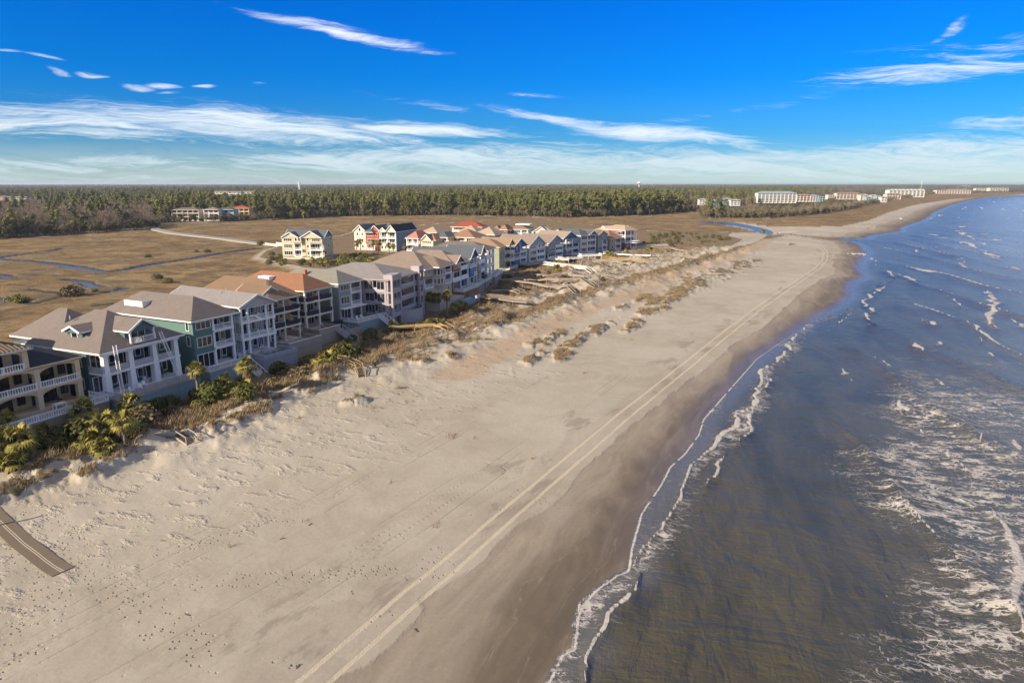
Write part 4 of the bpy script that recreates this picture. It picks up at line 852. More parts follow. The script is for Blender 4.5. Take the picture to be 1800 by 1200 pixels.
# --- 9 sand coloured house with round bay
h = house('H9', 'sandy stucco house with a round window bay and brown hip roof behind palms', (-24.6, 189.0), (-18.0, 204.6), 20, [5.0, 8.2, 11.2, 13.6], [(1, '.Bw'), (1.3, '.pW'), (.8, 'wBB')], W_SAND, R_TAUPE, [('hip', 0, 1, 0, 20, 13.7, 4.0, dict(over=.8)), ('hip', .3, .72, -1.8, 8, 13.9, 2.6, dict(rm=R_TAUPE, over=.6, rib=.5))], rec=2.2, trim=WHITE, rail='bal', basem=W_SAND, near=[(6, 8.6, 1.5, 1.4), (12, 8.6, 1, 1.4), (6, 11.4, 1.5, 1.2)])
W_ = h['w']
bb = MB(); n = 7; pts = [(W_*(.31+.40*i/n), -1.7*math.sin(math.pi*i/n)) for i in range(n+1)]
for (xa, ya), (xb, yb) in zip(pts, pts[1:]): bb.poly([(xa,ya,8.2),(xb,yb,8.2),(xb,yb,13.6),(xa,ya,13.6),(xa,.2,8.2),(xb,.2,8.2),(xb,.2,13.6),(xa,.2,13.6)], [(0,1,2,3),(3,2,6,7),(1,0,4,5)])
bb.build('bay', W_SAND, h)
for (xa, ya), (xb, yb) in zip(pts, pts[1:]):
    for z in (8.9, 11.5): window(h, (xa+xb)/2, (ya+yb)/2-.03, z, .65, 1.5, 1, WHITE, math.atan2(yb-ya, xb-xa))
MB().box(W_*.0, W_*.95, -4.5, -.13, 1.4, 4.4).build('garage_wall', W_SAND, h); MB().box(W_*.55, W_*1.05, -9, -4.6, 1.4, 3.8).build('terrace_wall', W_GREY, h); MB().box(W_*.58, W_*1.02, -8.8, -5.0, 3.8, 3.92).build('swimming_pool', POOLW, h)
railing(h, W_*.86, -9, W_*1.05, -9, 3.8, 'bal', WHITE)
# --- 10 brick house
h = house('H10', 'orange brick house with front gable and white balcony parapets', (-18.0, 205.0), (-13.8, 217.6), 20, [5.0, 8.0, 11.0, 13.2], [(1, 'DBW'), (1, 'BBB')], W_BRICK, R_TAUPE, [('hip', 0, 1, 0, 20, 13.3, 3.4), ('gable_f', .12, .6, -.3, 8, 13.4, 2.2)], rec=2.4, rail='solid', terr=(0, 1.0, 3.5, 'bal', W_BRICK))
house('H11', 'deep blue house with steep white-edged gable beside the brick house', (-13.6, 218.4), (-11.6, 228.0), 20, [4.6, 7.6, 10.6, 13.4], [(1, 'BwB'), (.7, 'BBB')], W_BLUE, R_SLATE, [('gable_f', 0, 1, 0, 20, 13.5, 3.0)], rec=2.2, rail='bal', terr=(0, 1, 2.5, 'bal', W_TAUPE))
house('H12', 'taupe house with narrow gable over open upper balcony and dark grey roof', (-11.4, 229.0), (-9.4, 238.6), 22, [4.6, 7.6, 10.6, 13.4], [(.6, 'wwB'), (1, 'BBB')], W_TAUPE, R_SLATE, [('hip', 0, 1, 3, 22, 13.5, 2.2), ('gable_f', .3, 1, 0, 12, 13.5, 2.8)], rec=2.4, rail='solid', terr=(0, 1, 2.5, 'bal', W_TAUPE))
house('H13', 'dark slate blue house with square white framed open balconies', (-9.0, 241.0), (-6.6, 254.6), 22, [4.6, 7.8, 11.0, 13.8], [(1, 'BBB'), (1, 'BBB')], W_NAVY, R_GREY, [('hip', 0, 1, 0, 22, 13.9, 2.6)], rec=3.2, rail='solid', railm=WHITE, colw=.7, terr=(0, 1, 3, 'bal', W_TAUPE))
h = house('H14', 'olive green house with curved cream balconies under a tan gable roof', (-5.2, 271.5), (-.3, 286.0), 20, [3.0, 6.2, 9.3, 12.2], [(1, 'wwW'), (1.2, 'BBB')], W_OLIVE, R_TAN, [('hip', 0, 1, 0, 20, 12.3, 2.8), ('gable_f', .5, 1.0, -1.2, 8, 12.4, 2.4)], rec=1.8, rail='solid', railm=CREAMT, trim=CREAMT, near=[(4, 3.8, 1, 1.4), (4, 7, 1, 1.4), (10, 7, 1, 1.4), (4, 10, 1, 1.2)], terr=(.0, 1.0, 3, 'bal', W_GREY))
for z in (6.2, 9.3):
    q = MB(); q.cyl((h['w']*.72, -.2, z-.3), (h['w']*.72, -.2, z), 2.6, 2.6, 16); q.cyl((h['w']*.72, -.2, z+.1), (h['w']*.72, -.2, z+.9), 2.62, 2.62, 16); q.build('balcony', CREAMT, h)
house('H15', 'bright blue clapboard house with white gable trim and deck rail', (.4, 288.4), (6.6, 299.6), 18, [2.8, 5.6, 8.3, 10.6], [(1, 'wBw'), (1, 'BBB')], W_BLUE, R_TAN, [('gable_f', 0, 1, 0, 18, 10.7, 3.4, dict(gwin=(10.9, 1.2, 1.2, 1)))], rec=2, rail='bal', near=[(4, 6.2, 1, 1.3), (9, 6.2, 1, 1.3), (5, 9, 1, 1.2)])
house('H16', 'white and pale blue house with tall gable, third from the blue house', (7.4, 302.6), (15.4, 314.6), 18, [2.6, 5.3, 8.0, 10.0], [(1, 'WWW'), (1, 'BBp')], W_WHITE, R_TAUPE, [('gable_f', 0, 1, 0, 18, 10.1, 4.1, dict(gm=W_LBLUE, gwin=(10.4, 1.4, 1.8, 2)))], rec=1.8, rail='solid', near=[(3, 3.6, 1.6, 1.5), (9, 3.6, 1, 1.4), (4, 6.3, 1.4, 1.4), (10, 6.3, 1, 1.4)])
house('H17', 'light grey house with broad gable and paired square porch openings', (16.6, 318.4), (24.8, 330.8), 18, [2.6, 5.2, 7.7, 9.6], [(1, 'BWp'), (1, 'BBB')], W_GREY, R_TAUPE, [('gable_f', 0, 1, 0, 18, 9.7, 3.7, dict(gwin=(10, 1.4, 1.6, 2)))], rec=1.8, rail='solid', near=[(4, 3.6, 1.4, 1.4), (4, 6.2, 1.4, 1.4)])
house('H18', 'grey house stepped back with a small blue gable and top balcony', (26.0, 333.0), (33.6, 343.6), 18, [2.6, 5.6, 8.4, 10.6], [(1, 'WBB'), (1, 'BB.')], W_GREY, R_BEIGE, [('gable_f', 0, 1, 1.5, 18, 11.0, 3.0, dict(gm=W_NAVY))], rec=2.2, rail='bal', near=[(6, 3.6, 1.4, 1.4)])
house('H19', 'white four-level house with stacked open balconies and slate roof', (34.0, 342.8), (43.2, 352.4), 20, [2.8, 5.8, 8.8, 11.6], [(1, 'WWW'), (1.2, 'BBB')], W_WHITE, R_SLATE, [('hip', 0, 1, 0, 20, 11.7, 2.6), ('gable_f', .5, 1, -.5, 8, 11.7, 1.9, dict(gm=W_NAVY))], rec=2.2, rail='bal', near=[(2.4, 3.4, 1.6, 1.8), (6.4, 3.4, 1.6, 1.8), (2.4, 6.4, 1.6, 1.8), (6.4, 6.4, 1.6, 1.8), (2.4, 9.2, 1.6, 1.6), (6.4, 9.2, 1.6, 1.6)])
house('H20', 'sage green narrow house tucked behind a brown roofed neighbour', (44.0, 353.6), (50.0, 359.6), 18, [2.6, 5.6, 8.4, 10.8], [(1, 'WpW'), (1, 'BBp')], W_SAGE, R_BROWN, [('gable_f', 0, 1, 0, 18, 10.9, 2.4)], rec=1.8, near=[(4, 3.6, 1.4, 1.4), (4, 6.6, 1.4, 1.4)])
house('H21', 'beige house with terracotta brown hip roof near the far end of the row', (51.0, 360.6), (58.6, 367.6), 18, [2.6, 5.6, 8.6], [(1, 'ww'), (1, 'BB')], W_BEIGE, R_TERRA, [('hip', 0, 1, 0, 18, 8.8, 4.0, dict(over=.7))], rec=2, near=[(4, 3.4, 1.2, 1.4), (8, 6.2, 1.2, 1.4), (12, 3.4, 1.2, 1.4)])
h = house('H22', 'pinkish house with rounded white balconies at the far end of the row', (60.4, 369.0), (68.2, 375.4), 16, [2.6, 5.8, 9.0, 12.2], [(1, 'wBB'), (1, 'BBB')], W_ROSE, R_SAND, [('hip', .0, 1, 0, 16, 12.4, 2.4)], rec=2.4, rail='bal', near=[(4, 3.4, 1.2, 1.4), (8, 6.4, 2.2, 1.4), (4, 10, 3.2, 1.4)])
q = MB(); q.cyl((h['w']*.8, -.3, 5.5), (h['w']*.8, -.3, 5.8), 2.6, 2.6, 14); q.cyl((h['w']*.8, -.3, 6.5), (h['w']*.8, -.3, 6.7), 2.65, 2.65, 14); q.build('balcony', WHITE, h)
# --- houses on the street behind, fronts lit by the sun
G2 = 'houses on the street behind the row'
def back(key, label, A, ang, W, depth, floors, bays, wall, rm, roofs, **kw):
    a = math.radians(ang); B = (A[0]+W*math.cos(a), A[1]+W*math.sin(a)); kw.setdefault('near', [(depth*.3, floors[0]+1, 1.2, 1.4), (depth*.7, floors[1]+1, 1.2, 1.4)]); kw.setdefault('far', [(depth*.25, floors[0]+1, 1.2, 1.5), (depth*.55, floors[1]+1, 1.2, 1.5), (depth*.8, floors[-2]+1, 1.2, 1.5)])
    return house(key, label, A, B, depth, floors, bays, wall, rm, roofs, group=G2, **kw)
back('S1', 'pale yellow twin-gabled duplex with slate roof standing alone by the marsh', (-108.5, 324), -11, 20.5, 11, [3.4, 6.6, 9.8, 12.2], [(1, 'WWW'), (.6, 'BBp'), (.35, '   '), (.35, 'www'), (1, 'BBW')], W_YEL, R_SLATE, [('gable_f', .02, .40, 0, 11, 12.3, 2.4, dict(gm=W_YEL)), ('gable_f', .5, .98, -.6, 11, 12.3, 3.1, dict(gm=W_YEL)), ('gable_s', .02, .98, 2.5, 11, 12.2, 3.4, dict(gm=W_BGREY))], rec=1.6, rail='bal', colw=.3)
back('S2', 'tall cream gabled house with dark roof beside the red house', (-84.5, 369), -22, 7.2, 14, [2.6, 5.8, 9.0, 12.0], [(1, 'ppp')], W_BONE, R_SLATE, [('gable_f', 0, 1, 0, 14, 12.1, 3.4, dict(gwin=(12.2, 1, 1.6, 1)))])
back('S3', 'bright red house with small hipped turret and white trim', (-77.5, 366), -22, 8.0, 14, [2.6, 5.8, 9.0, 11.6], [(1, 'BWW'), (.6, 'wWw')], W_RED, R_SLATE, [('gable_f', .1, 1, 1.6, 14, 11.7, 3.6), ('hip', -.05, .62, -1.6, 4, 11.9, 1.8)], rec=1.4)
back('S4', 'pale green twin-gabled house with black roof and long blue-grey side wall', (-69.6, 362), -18, 9.6, 24, [2.6, 5.8, 9.0, 12.2], [(1, 'pBB'), (1.1, 'pBB')], W_PALE, R_CHAR, [('gable_f', 0, .44, -.4, 5, 12.3, 2.2, dict(over=.3)), ('gable_f', .46, 1.0, -.6, 24, 12.3, 3.6), ('gable_s', .0, .5, 3, 22, 12.2, 3.6)], rec=1.6)
MB().box(9.62, 9.75, .3, 24, 2.6, 12.1).build('side_wall', W_BGREY, HOUSES['S4'])
back('S5', 'pink villa with rose roof and white arcade facing the street', (-50.5, 329), -25, 6.6, 12, [2.6, 5.6, 8.6, 11.4], [(1, 'WBB'), (1, 'BWB')], W_PINK, roofm('rose_shingles', (.40, .17, .12)), [('hip', 0, 1, 0, 12, 11.5, 3.2)], rec=1.4)
back('S6', 'lemon yellow house with gable and white triple windows next to the pink villa', (-43.5, 327), -25, 7.0, 12, [2.6, 5.6, 8.6, 10.6], [(1, 'WWW')], W_YEL, R_TERRA, [('gable_f', .1, .8, 0, 12, 10.7, 2.8), ('hip', 0, 1, 2, 14, 10.7, 2.8)])
back('S7', 'cream yellow house with arched loggias and slate hip roof', (-38, 333), -22, 7.6, 14, [2.6, 5.8, 9.0, 11.6], [(1, 'AAA'), (1, 'AAA')], W_GOLD, R_SLATE, [('hip', 0, 1, 0, 14, 11.7, 2.2)], rec=1.4, colw=.3)
back('S8', 'golden stucco house with wide brown hip roof', (-31, 338), -22, 13.5, 14, [2.6, 5.8, 8.8, 11.2], [(1, 'WWW'), (1, 'AAA'), (1, 'pWW')], W_GOLD, R_TERRA, [('hip', 0, 1, 0, 14, 11.4, 3.6, dict(over=.8))], rec=1.4, colw=.3)
back('S9', 'low tan roofed house behind the golden stucco house', (-52, 395), -20, 10, 12, [2.6, 5.8, 9.5], [(1, 'WW'), (1, 'WW')], W_BONE, R_SAND, [('hip', 0, 1, 0, 12, 9.7, 3.0)])
back('S10', 'house with bright red tile roof farthest back on the street', (-37, 425), -14, 19, 13, [2.6, 5.8, 8.4, 10.8], [(1, 'WWW'), (1, 'WWW')], W_BONE, R_RED, [('hip', 0, 1, 0, 13, 11.0, 3.0, dict(over=.8))])
back('S11', 'grey roofed house in front of the red tile roof', (-30, 385), -20, 11, 12, [2.6, 5.8, 8.4, 10.6], [(1, 'WWW'), (1, 'pBB')], W_TAUPE, R_SAND, [('hip', 0, 1, 0, 12, 10.8, 3.2)])
back('S12', 'tan villa with hipped roofs and dormer between the street houses', (-20, 362), -24, 12, 14, [2.6, 5.8, 8.8, 10.8], [(1, 'WWW'), (1, 'WBB'), (1, 'www')], W_SAND, R_SAND, [('hip', 0, 1, 0, 14, 11.0, 3.6), ('hip', .6, 1.05, -1.5, 6, 11.0, 2.2)])
back('S13', 'brown brick house with two small peaked roofs', (-11.5, 392), -20, 9.5, 12, [2.6, 5.8, 8.4, 10.8], [(1, 'WWW'), (1, 'pWW')], W_ROSE, R_TERRA, [('hip', 0, .5, 0, 8, 11, 2.6), ('hip', .5, 1, -.5, 9, 11.4, 2.8), ('hip', 0, 1, 3, 12, 10.9, 2.6)])
back('S14', 'light blue house with arched balconies and white flat roof deck', (-2.5, 396), -16, 12, 13, [2.6, 5.8, 8.8, 11.2], [(1, 'wwA'), (1, 'pWW'), (1, 'AAA')], W_LBLUE, R_TERRA, [('hip', 0, 1, 0, 13, 11.4, 2.2)], rec=1.4, colw=.3)
MB().box(3.5, 11.8, 4, 11, 13.5, 14.1).build('roof_deck', WHITE, HOUSES['S14'])
back('S15', 'cream house with broad front gable behind the grey beachfront roofs', (11, 385), -14, 11.5, 14, [2.6, 5.6, 8.4, 10.4], [(1, 'WWp'), (1, 'AAW')], W_BONE, R_SAND, [('gable_f', .1, .8, -.4, 14, 10.6, 3.0), ('hip', 0, 1, 2, 14, 10.5, 2.8)], rec=1.4)
back('S16', 'small blue gabled house right of the cream gable', (22.5, 388), -14, 6.5, 12, [2.6, 5.6, 8.6], [(1, 'WW')], W_NAVY, R_TAUPE, [('gable_f', 0, 1, 0, 12, 8.9, 2.8)])
back('S17', 'house with long pale sandstone roof behind the terracotta roof', (49, 388), 20, 21, 12, [2.6, 6, 9.6], [(1, 'WW'), (1, 'BB'), (1, 'WW')], W_BONE, roofm('pale_sandstone_roof', (.44, .37, .27)), [('hip', 0, .8, 0, 12, 9.9, 2.8), ('gable_s', .3, 1, 2, 11, 11.0, 2.2)])
back('S18', 'slate roofed house between the white four-level house and the street', (28, 372), -30, 13, 12, [2.6, 5.8, 9.0], [(1, 'WW'), (1, 'WW')], W_GREY, R_SLATE, [('hip', 0, 1, 0, 12, 9.3, 3.4)])

# ------------------------------------------------------------------ plants
def quads(C, N, size, asp=1.0, rng=RNG, jit=.45):
    """leaf faces at C facing roughly N"""
    n = len(C); N = N+rng.normal(0, jit, (n, 3)); N /= np.linalg.norm(N, axis=1)[:, None]+1e-9
    r = rng.normal(size=(n, 3)); U = np.cross(N, r); U /= np.linalg.norm(U, axis=1)[:, None]+1e-9; Wv = np.cross(N, U)
    s = (size*rng.uniform(.6, 1.3, n))[:, None]; a = U*s*.5*asp; b = Wv*s*.5
    V = np.stack([C-a-b*.4, C-b*.9+a*.3, C+a+b*.4, C+b], 1).reshape(-1, 3)
    return V, np.arange(4*n).reshape(-1, 4)
def blob(n, c, rad, rng=RNG, shell=.55):
    d = rng.normal(size=(n, 3)); d /= np.linalg.norm(d, axis=1)[:, None]; r = rng.uniform(shell, 1, n)[:, None]
    return np.array(c)+d*r*np.array(rad), d
def join_mesh(name, parts, mats):
    V = []; F = []; M = []; off = 0
    for v, f, mi in parts:
        V.append(v); F.append(f+off); M.append(np.full(len(f), mi)); off += len(v)
    me = mesh_np(name, np.vstack(V), np.vstack(F)); 
    for m in mats: me.materials.append(m)
    me.polygons.foreach_set('material_index', np.concatenate(M).astype(np.int32)); me.update(); return me
def tube_np(a, b, r0, r1, n=5):
    m = MB().cyl(a, b, r0, r1, n); f = [q for q in m.f if len(q) == 4]; return np.array(m.v), np.array(f)
def shrub_mesh(name, r, h, m, n=900, lobes=7, size=.22, seed=0, flat=False):
    rng = np.random.default_rng(seed); P_, N_ = [], []
    for i in range(lobes):
        a = rng.uniform(0, 6.28); q = rng.uniform(.0, .62)*r; rr = r*rng.uniform(.35, .6); hh = h*rng.uniform(.38, .6)
        c, d = blob(n//lobes, (q*math.cos(a), q*math.sin(a), h*rng.uniform(.3, .55)), (rr, rr, hh), rng, .75); P_.append(c); N_.append(d)
    C = np.vstack(P_); N = np.vstack(N_); k = C[:, 2] > 0; C, N = C[k], N[k]
    v, f = quads(C, N+[0, 0, .3], size, 1.0, rng); return join_mesh(name, [(v, f, 0)], [m])
def palm_meshes(seed, h):
    rng = np.random.default_rng(seed); V = []; F = []; off = 0; M = []
    def frond(a, el, L, mi):
        nonlocal off
        d = np.array([math.cos(a)*math.cos(el), math.sin(a)*math.cos(el), math.sin(el)]); s = np.array([-math.sin(a), math.cos(a), 0]); u = np.cross(d, s)*-1
        base = np.array([0, 0, h]); hub = base+d*L*.42
        for k in range(9):
            t = (k-4)/4*1.25; dr = d*math.cos(t)+s*math.sin(t); tip = hub+dr*L*(.62-.12*abs(t))+np.array([0, 0, -1])*L*(.10+.16*abs(t)+.10*rng.random())
            w = np.cross(dr, u); w = w/np.linalg.norm(w)*.085
            mid = hub+dr*L*.3; V.extend([hub-w*.2, mid-w, tip, mid+w]); F.append([off, off+1, off+2, off+3]); M.append(mi); off += 4
        w = s*.03; V.extend([base-w, base+w, hub+w, hub-w]); F.append([off, off+1, off+2, off+3]); M.append(mi); off += 4
    for i in range(34):
        el = rng.uniform(-.55, 1.35); frond(rng.uniform(0, 6.28), el, rng.uniform(1.35, 1.8), 0)
    for i in range(9): frond(rng.uniform(0, 6.28), rng.uniform(-1.3, -.7), rng.uniform(1.0, 1.4), 1)
    cm = mesh_np('crown', V, F); cm.materials.append(PALMG); cm.materials.append(PALMD); cm.polygons.foreach_set('material_index', M)
    tb = MB(); n = max(2, int(h/.7)); px = rng.uniform(-.1, .1)
    for i in range(n):
        a, b = i/n, (i+1)/n; tb.cyl((px*math.sin(a*3), 0, a*h-(.3 if i == 0 else 0)), (px*math.sin(b*3), 0, b*h+.02), .20-.03*a, .19-.03*b+.02, 7)
    return tb.data('trunk', PTRUNK), cm
def tree_parts(kind, seed):
    """a tree of the far woods: trunk mesh and crown mesh as (verts, faces)"""
    rng = np.random.default_rng(seed); tr = []; C = []; N = []
    def limb(a, b, r0, r1): tr.append(tube_np(a, b, r0, r1, 5))
    if kind == 'pine':
        h = 24; lean = rng.uniform(-.8, .8, 2); top = np.array([lean[0], lean[1], h])
        limb((0, 0, -.5), top*np.array([.6, .6, .6]), .34, .24); limb(top*.6, top, .24, .07)
        for i in range(19):
            z = h*rng.uniform(.36, 1.0); a = rng.uniform(0, 6.28); L = max(.8, (1-(z/h-.4)*1.25)*4.4+.6); e = np.array([math.cos(a)*L, math.sin(a)*L, z+rng.uniform(0, 1.5)])
            b = np.array([lean[0]*z/h, lean[1]*z/h, z]); e = e+[b[0], b[1], 0]; limb(b, e, .10, .03)
            c, d = blob(46, b*.25+e*.75, (2.2, 2.2, 1.25), rng, .5); C.append(c); N.append(d+[0, 0, .6])
        c, d = blob(60, top, (1.7, 1.7, 1.6), rng, .5); C.append(c); N.append(d); size = .85
    elif kind == 'oak':
        h = 15; limb((0, 0, -.5), (0, 0, 6), .5, .35)
        for i in range(13):
            a = rng.uniform(0, 6.28); q = rng.uniform(.5, 5.0); z = rng.uniform(5.5, 13); e = np.array([q*math.cos(a), q*math.sin(a), z]); limb((0, 0, 5), e, .18, .05)
            c, d = blob(75, e, (2.6, 2.6, 2.0), rng, .6); C.append(c); N.append(d+[0, 0, .4])
        size = .85
    else:
        h = 17; limb((0, 0, -.5), (0, 0, 8), .32, .22)
        for i in range(16):
            a = rng.uniform(0, 6.28); q = rng.uniform(1, 4.6); z = rng.uniform(7, 17); e = np.array([q*math.cos(a), q*math.sin(a), z]); b = np.array([0, 0, rng.uniform(3.5, 8)]); limb(b, e, .12, .03)
            c, d = blob(24, e, (2.1, 2.1, 2.0), rng, .1); C.append(c); N.append(d)
            for k in range(3): limb(b+(e-b)*.6, e+rng.normal(0, 1.4, 3), .05, .02)
        size = .62
    C = np.vstack(C); N = np.vstack(N); v, f = quads(C, N, size, 1.5 if kind != 'bare' else .5, rng, .25 if kind != 'bare' else .6)
    tv = []; tf = []; off = 0
    for a, b in tr: tv.append(a); tf.append(b+off); off += len(a)
    return np.vstack(tv), np.vstack(tf), v, f
LEAF = {'pine': PINE, 'oak': OAK, 'bare': BARE}
TREES = {}
for k, n in (('pine', 4), ('oak', 3), ('bare', 3)):
    for i in range(n):
        tv, tf, cv, cf = tree_parts(k, 100+i*7+len(k)); a = mesh_np('trunk', tv, tf, TRUNK); b = mesh_np('crown', cv, cf, LEAF[k]); c = join_mesh(k+'_tree', [(tv, tf, 0), (cv, cf, 1)], [TRUNK, LEAF[k]])
        TREES.setdefault(k, []).append((a, b, c))
ORDER = [('bare', 0), ('bare', 1), ('bare', 2), ('oak', 0), ('oak', 1), ('oak', 2), ('pine', 0), ('pine', 1), ('pine', 2), ('pine', 3)]
FAR_SITES = [P(328, 388, 1), P(362, 389, 1), P(385, 389, 1), P(402, 388, 1), P(424, 388, 1), P(434, 388, 1)]
def wood_points():
    rng = np.random.default_rng(11); pts = []
    for (r0, r1, sp) in ((430, 1000, 7.5), (1000, 1900, 11), (1900, 3600, 18), (3600, 9500, 34)):
        n = int(.5*1.62*(r1*r1-r0*r0)/sp/sp); r = np.sqrt(rng.uniform(r0*r0, r1*r1, n)); a = rng.uniform(-.81, .81, n)
        pts.append(np.stack([r*np.sin(a), r*np.cos(a)], 1))
    q = np.vstack(pts); X, Y = q[:, 0], q[:, 1]; k = in_poly(X, Y, WOODS_POLY); X, Y = X[k], Y[k]
    d = seg_dist(X, Y, WOODS)
    keep = np.ones(len(X), bool)
    for (hx, hy) in FAR_SITES: keep &= ~((np.abs(X-hx*Y/hy) < 24) & (Y < hy+34))
    # the road gap and the strip of open field behind the first woods on the left
    keep &= ~(np.hypot(X-P(268, 396, 1)[0], Y-P(268, 396, 1)[1]) < 12)
    keep &= ~((X < -380) & (Y > 1180) & (Y < 1420+.2*(X+380)) & (fbm(X, Y, .004, 2) > .35))
    for (u, v, w, dd, *bk) in CONDO_CLEAR:
        cx, cy = P(u, v, 2); keep &= ~((np.abs(X-cx*Y/cy) < w*Y/cy) & (Y > cy-(bk[0] if bk else 260)) & (Y < cy+dd))
    X, Y, d = X[keep], Y[keep], d[keep]
    zone = fbm(X, Y, .006, 3); ang = X/Y
    kind = np.where(rng.random(len(X)) < .86, 6+rng.integers(0, 4, len(X)), 3+rng.integers(0, 3, len(X)))
    left = (ang < -.515) & (Y < 900)
    kind = np.where(left & (rng.random(len(X)) < .62), rng.integers(0, 3, len(X)), kind); kind = np.where(left & (kind >= 6) & (rng.random(len(X)) < .8), 3+rng.integers(0, 3, len(X)), kind)
    far = Y > 1000
    kind = np.where(far & (zone > np.where(ang < -.25, .46, .50)) & (rng.random(len(X)) < .75), rng.integers(0, 3, len(X)), kind)
    sc = rng.uniform(.50, 1.0, len(X))+(rng.random(len(X)) < .12)*.18; sc = np.where(kind < 6, sc*1.05, sc)
    scrub = (X > 230) & (d < 90+.30*np.maximum(X-230, 0))
    kind = np.where(scrub, np.where(rng.random(len(X)) < .3, rng.integers(0, 3, len(X)), 3+rng.integers(0, 3, len(X))), kind); sc = np.where(scrub, rng.uniform(.28, .52, len(X)), sc)
    sc = np.where((Y > 950), sc*.86, sc); sc = np.where((ang < -.2) & (Y < 1300), sc*.92, sc)
    return X, Y, d, kind, sc, scrub
CONDO_CLEAR = [(1365, 356, 42, 30), (1420, 353, 26, 25), (1487, 350, 22, 25), (1540, 351, 40, 30), (1597, 348, 55, 30), (1675, 341, 50, 40), (1755, 337, 60, 60), (1245, 361, 20, 30), (1285, 360, 20, 20), (412, 344, 62, 50, 900), (22, 352, 50, 50, 560), (173, 350, 14, 40, 500), (221, 349, 10, 40, 500), (1440, 350, 20, 20)]
def woods():
    X, Y, d, kind, sc, scrub = wood_points(); rng = np.random.default_rng(5); rot = rng.uniform(0, 6.28, len(X))
    solo = np.zeros(len(X), bool)
    lab = {'pine': ('pine_tree', 'pine with dark green crown at the woods edge', 'pines at the edge of the woods'),
           'oak': ('oak_tree', 'dark evergreen oak at the woods edge', 'oaks at the edge of the woods'),
           'bare': ('bare_tree', 'leafless grey brown tree in the woods left of the marsh road', 'leafless trees at the edge of the woods')}
    for kname, lo, hi, n in (('bare', 0, 3, 130), ('oak', 3, 6, 110), ('pine', 6, 10, 280)):
        c = np.where((kind >= lo) & (kind < hi) & (d < 34) & ~scrub & (Y < 1000) & (np.abs(X) < Y*.76))[0]
        if kname == 'bare': c = c[X[c]/Y[c] < -.515]
        c = c[np.argsort(d[c])][:n]; solo[c] = True
        nm, lb0, gp = lab[kname]
        for i in c:
            lb = lb0
            a, b, _ = TREES[kname][(kind[i]-lo) % len(TREES[kname])]
            o = empty(nm, (X[i], Y[i], 1.1), rot[i]); s = float(sc[i]); o.scale = (s, s, s); a_ = X[i]/Y[i]; lb = ('tall ' if s > .93 else 'short ' if s < .74 else 'middling ')+lb; lb = lb.replace('at the woods edge', 'at the woods edge' if d[i] < 12 else 'just inside the woods edge'); lb = lb.replace('in the woods left of', 'at the marsh edge left of' if d[i] < 12 else 'in the woods left of'); tag(o, lb if kname == 'bare' else lb+(', left of the marsh villas' if a_ < -.46 else ', beside the marsh villas' if a_ < -.36 else ', left of centre' if a_ < -.15 else ', behind the street houses' if a_ < .05 else ', right of centre'), 'tree', gp); inst('trunk', a, o); inst('crown', b, o)
    k = ~solo; X, Y, kind, sc, rot = X[k], Y[k], kind[k], sc[k], rot[k]
    # low scrub along the foot of the woods
    m = 5200; t = rng.uniform(0, 1, m); idx = rng.integers(0, len(WOODS)-3, m); p = WOODS[idx]+(WOODS[idx+1]-WOODS[idx])*t[:, None]
    L = np.hypot(*(WOODS[idx+1]-WOODS[idx]).T); ok = rng.random(m) < np.clip(L/260, .1, 1); p = p[ok]+rng.normal(0, 3.5, (ok.sum(), 2)); m = len(p)
    X = np.r_[X, p[:, 0]]; Y = np.r_[Y, p[:, 1]+3]; kind = np.r_[kind, rng.integers(0, 6, m)]; sc = np.r_[sc, rng.uniform(.2, .55, m)]; rot = np.r_[rot, rng.uniform(0, 6.28, m)]
    me = bpy.data.meshes.new('woods'); me.vertices.add(len(X)); me.vertices.foreach_set('co', np.stack([X, Y, np.full(len(X), 1.1)], 1).astype(np.float32).ravel())
    for nm, arr, ty in (('kind_index', kind, 'INT'), ('size', sc, 'FLOAT'), ('spin', rot, 'FLOAT')):
        a = me.attributes.new(nm, ty, 'POINT'); a.data.foreach_set('value', arr.astype(np.int32 if ty == 'INT' else np.float32))
    src = bpy.data.collections.new('tree_kinds')
    for j, (kn, i) in enumerate(ORDER):
        o = bpy.data.objects.new('%02d_%s' % (j, kn), TREES[kn][i][2]); src.objects.link(o)
    o = link(bpy.data.objects.new('woods', me)); tag(o, 'pine and oak woods stretching to the horizon beyond the marsh', None, None, 'stuff'); o['category'] = 'woods'
    g = bpy.data.node_groups.new('woods', 'GeometryNodeTree'); g.interface.new_socket('Geometry', in_out='INPUT', socket_type='NodeSocketGeometry'); g.interface.new_socket('Geometry', in_out='OUTPUT', socket_type='NodeSocketGeometry')
    N = g.nodes; I = N.new('NodeGroupInput'); O = N.new('NodeGroupOutput'); ip = N.new('GeometryNodeInstanceOnPoints'); ci = N.new('GeometryNodeCollectionInfo'); ci.inputs[0].default_value = src; ci.inputs['Separate Children'].default_value = True; ci.inputs['Reset Children'].default_value = True
    mp = N.new('GeometryNodeMeshToPoints')
    def na(n, ty):
        a = N.new('GeometryNodeInputNamedAttribute'); a.data_type = ty; a.inputs[0].default_value = n; return a.outputs[0]
    cx = N.new('ShaderNodeCombineXYZ'); g.links.new(na('spin', 'FLOAT'), cx.inputs[2])
    g.links.new(I.outputs[0], mp.inputs[0]); g.links.new(mp.outputs[0], ip.inputs['Points']); g.links.new(ci.outputs[0], ip.inputs['Instance']); ip.inputs['Pick Instance'].default_value = True
    g.links.new(na('kind_index', 'INT'), ip.inputs['Instance Index']); g.links.new(na('size', 'FLOAT'), ip.inputs['Scale']); g.links.new(cx.outputs[0], ip.inputs['Rotation']); g.links.new(ip.outputs[0], O.inputs[0])
    md = o.modifiers.new('woods', 'NODES'); md.node_group = g
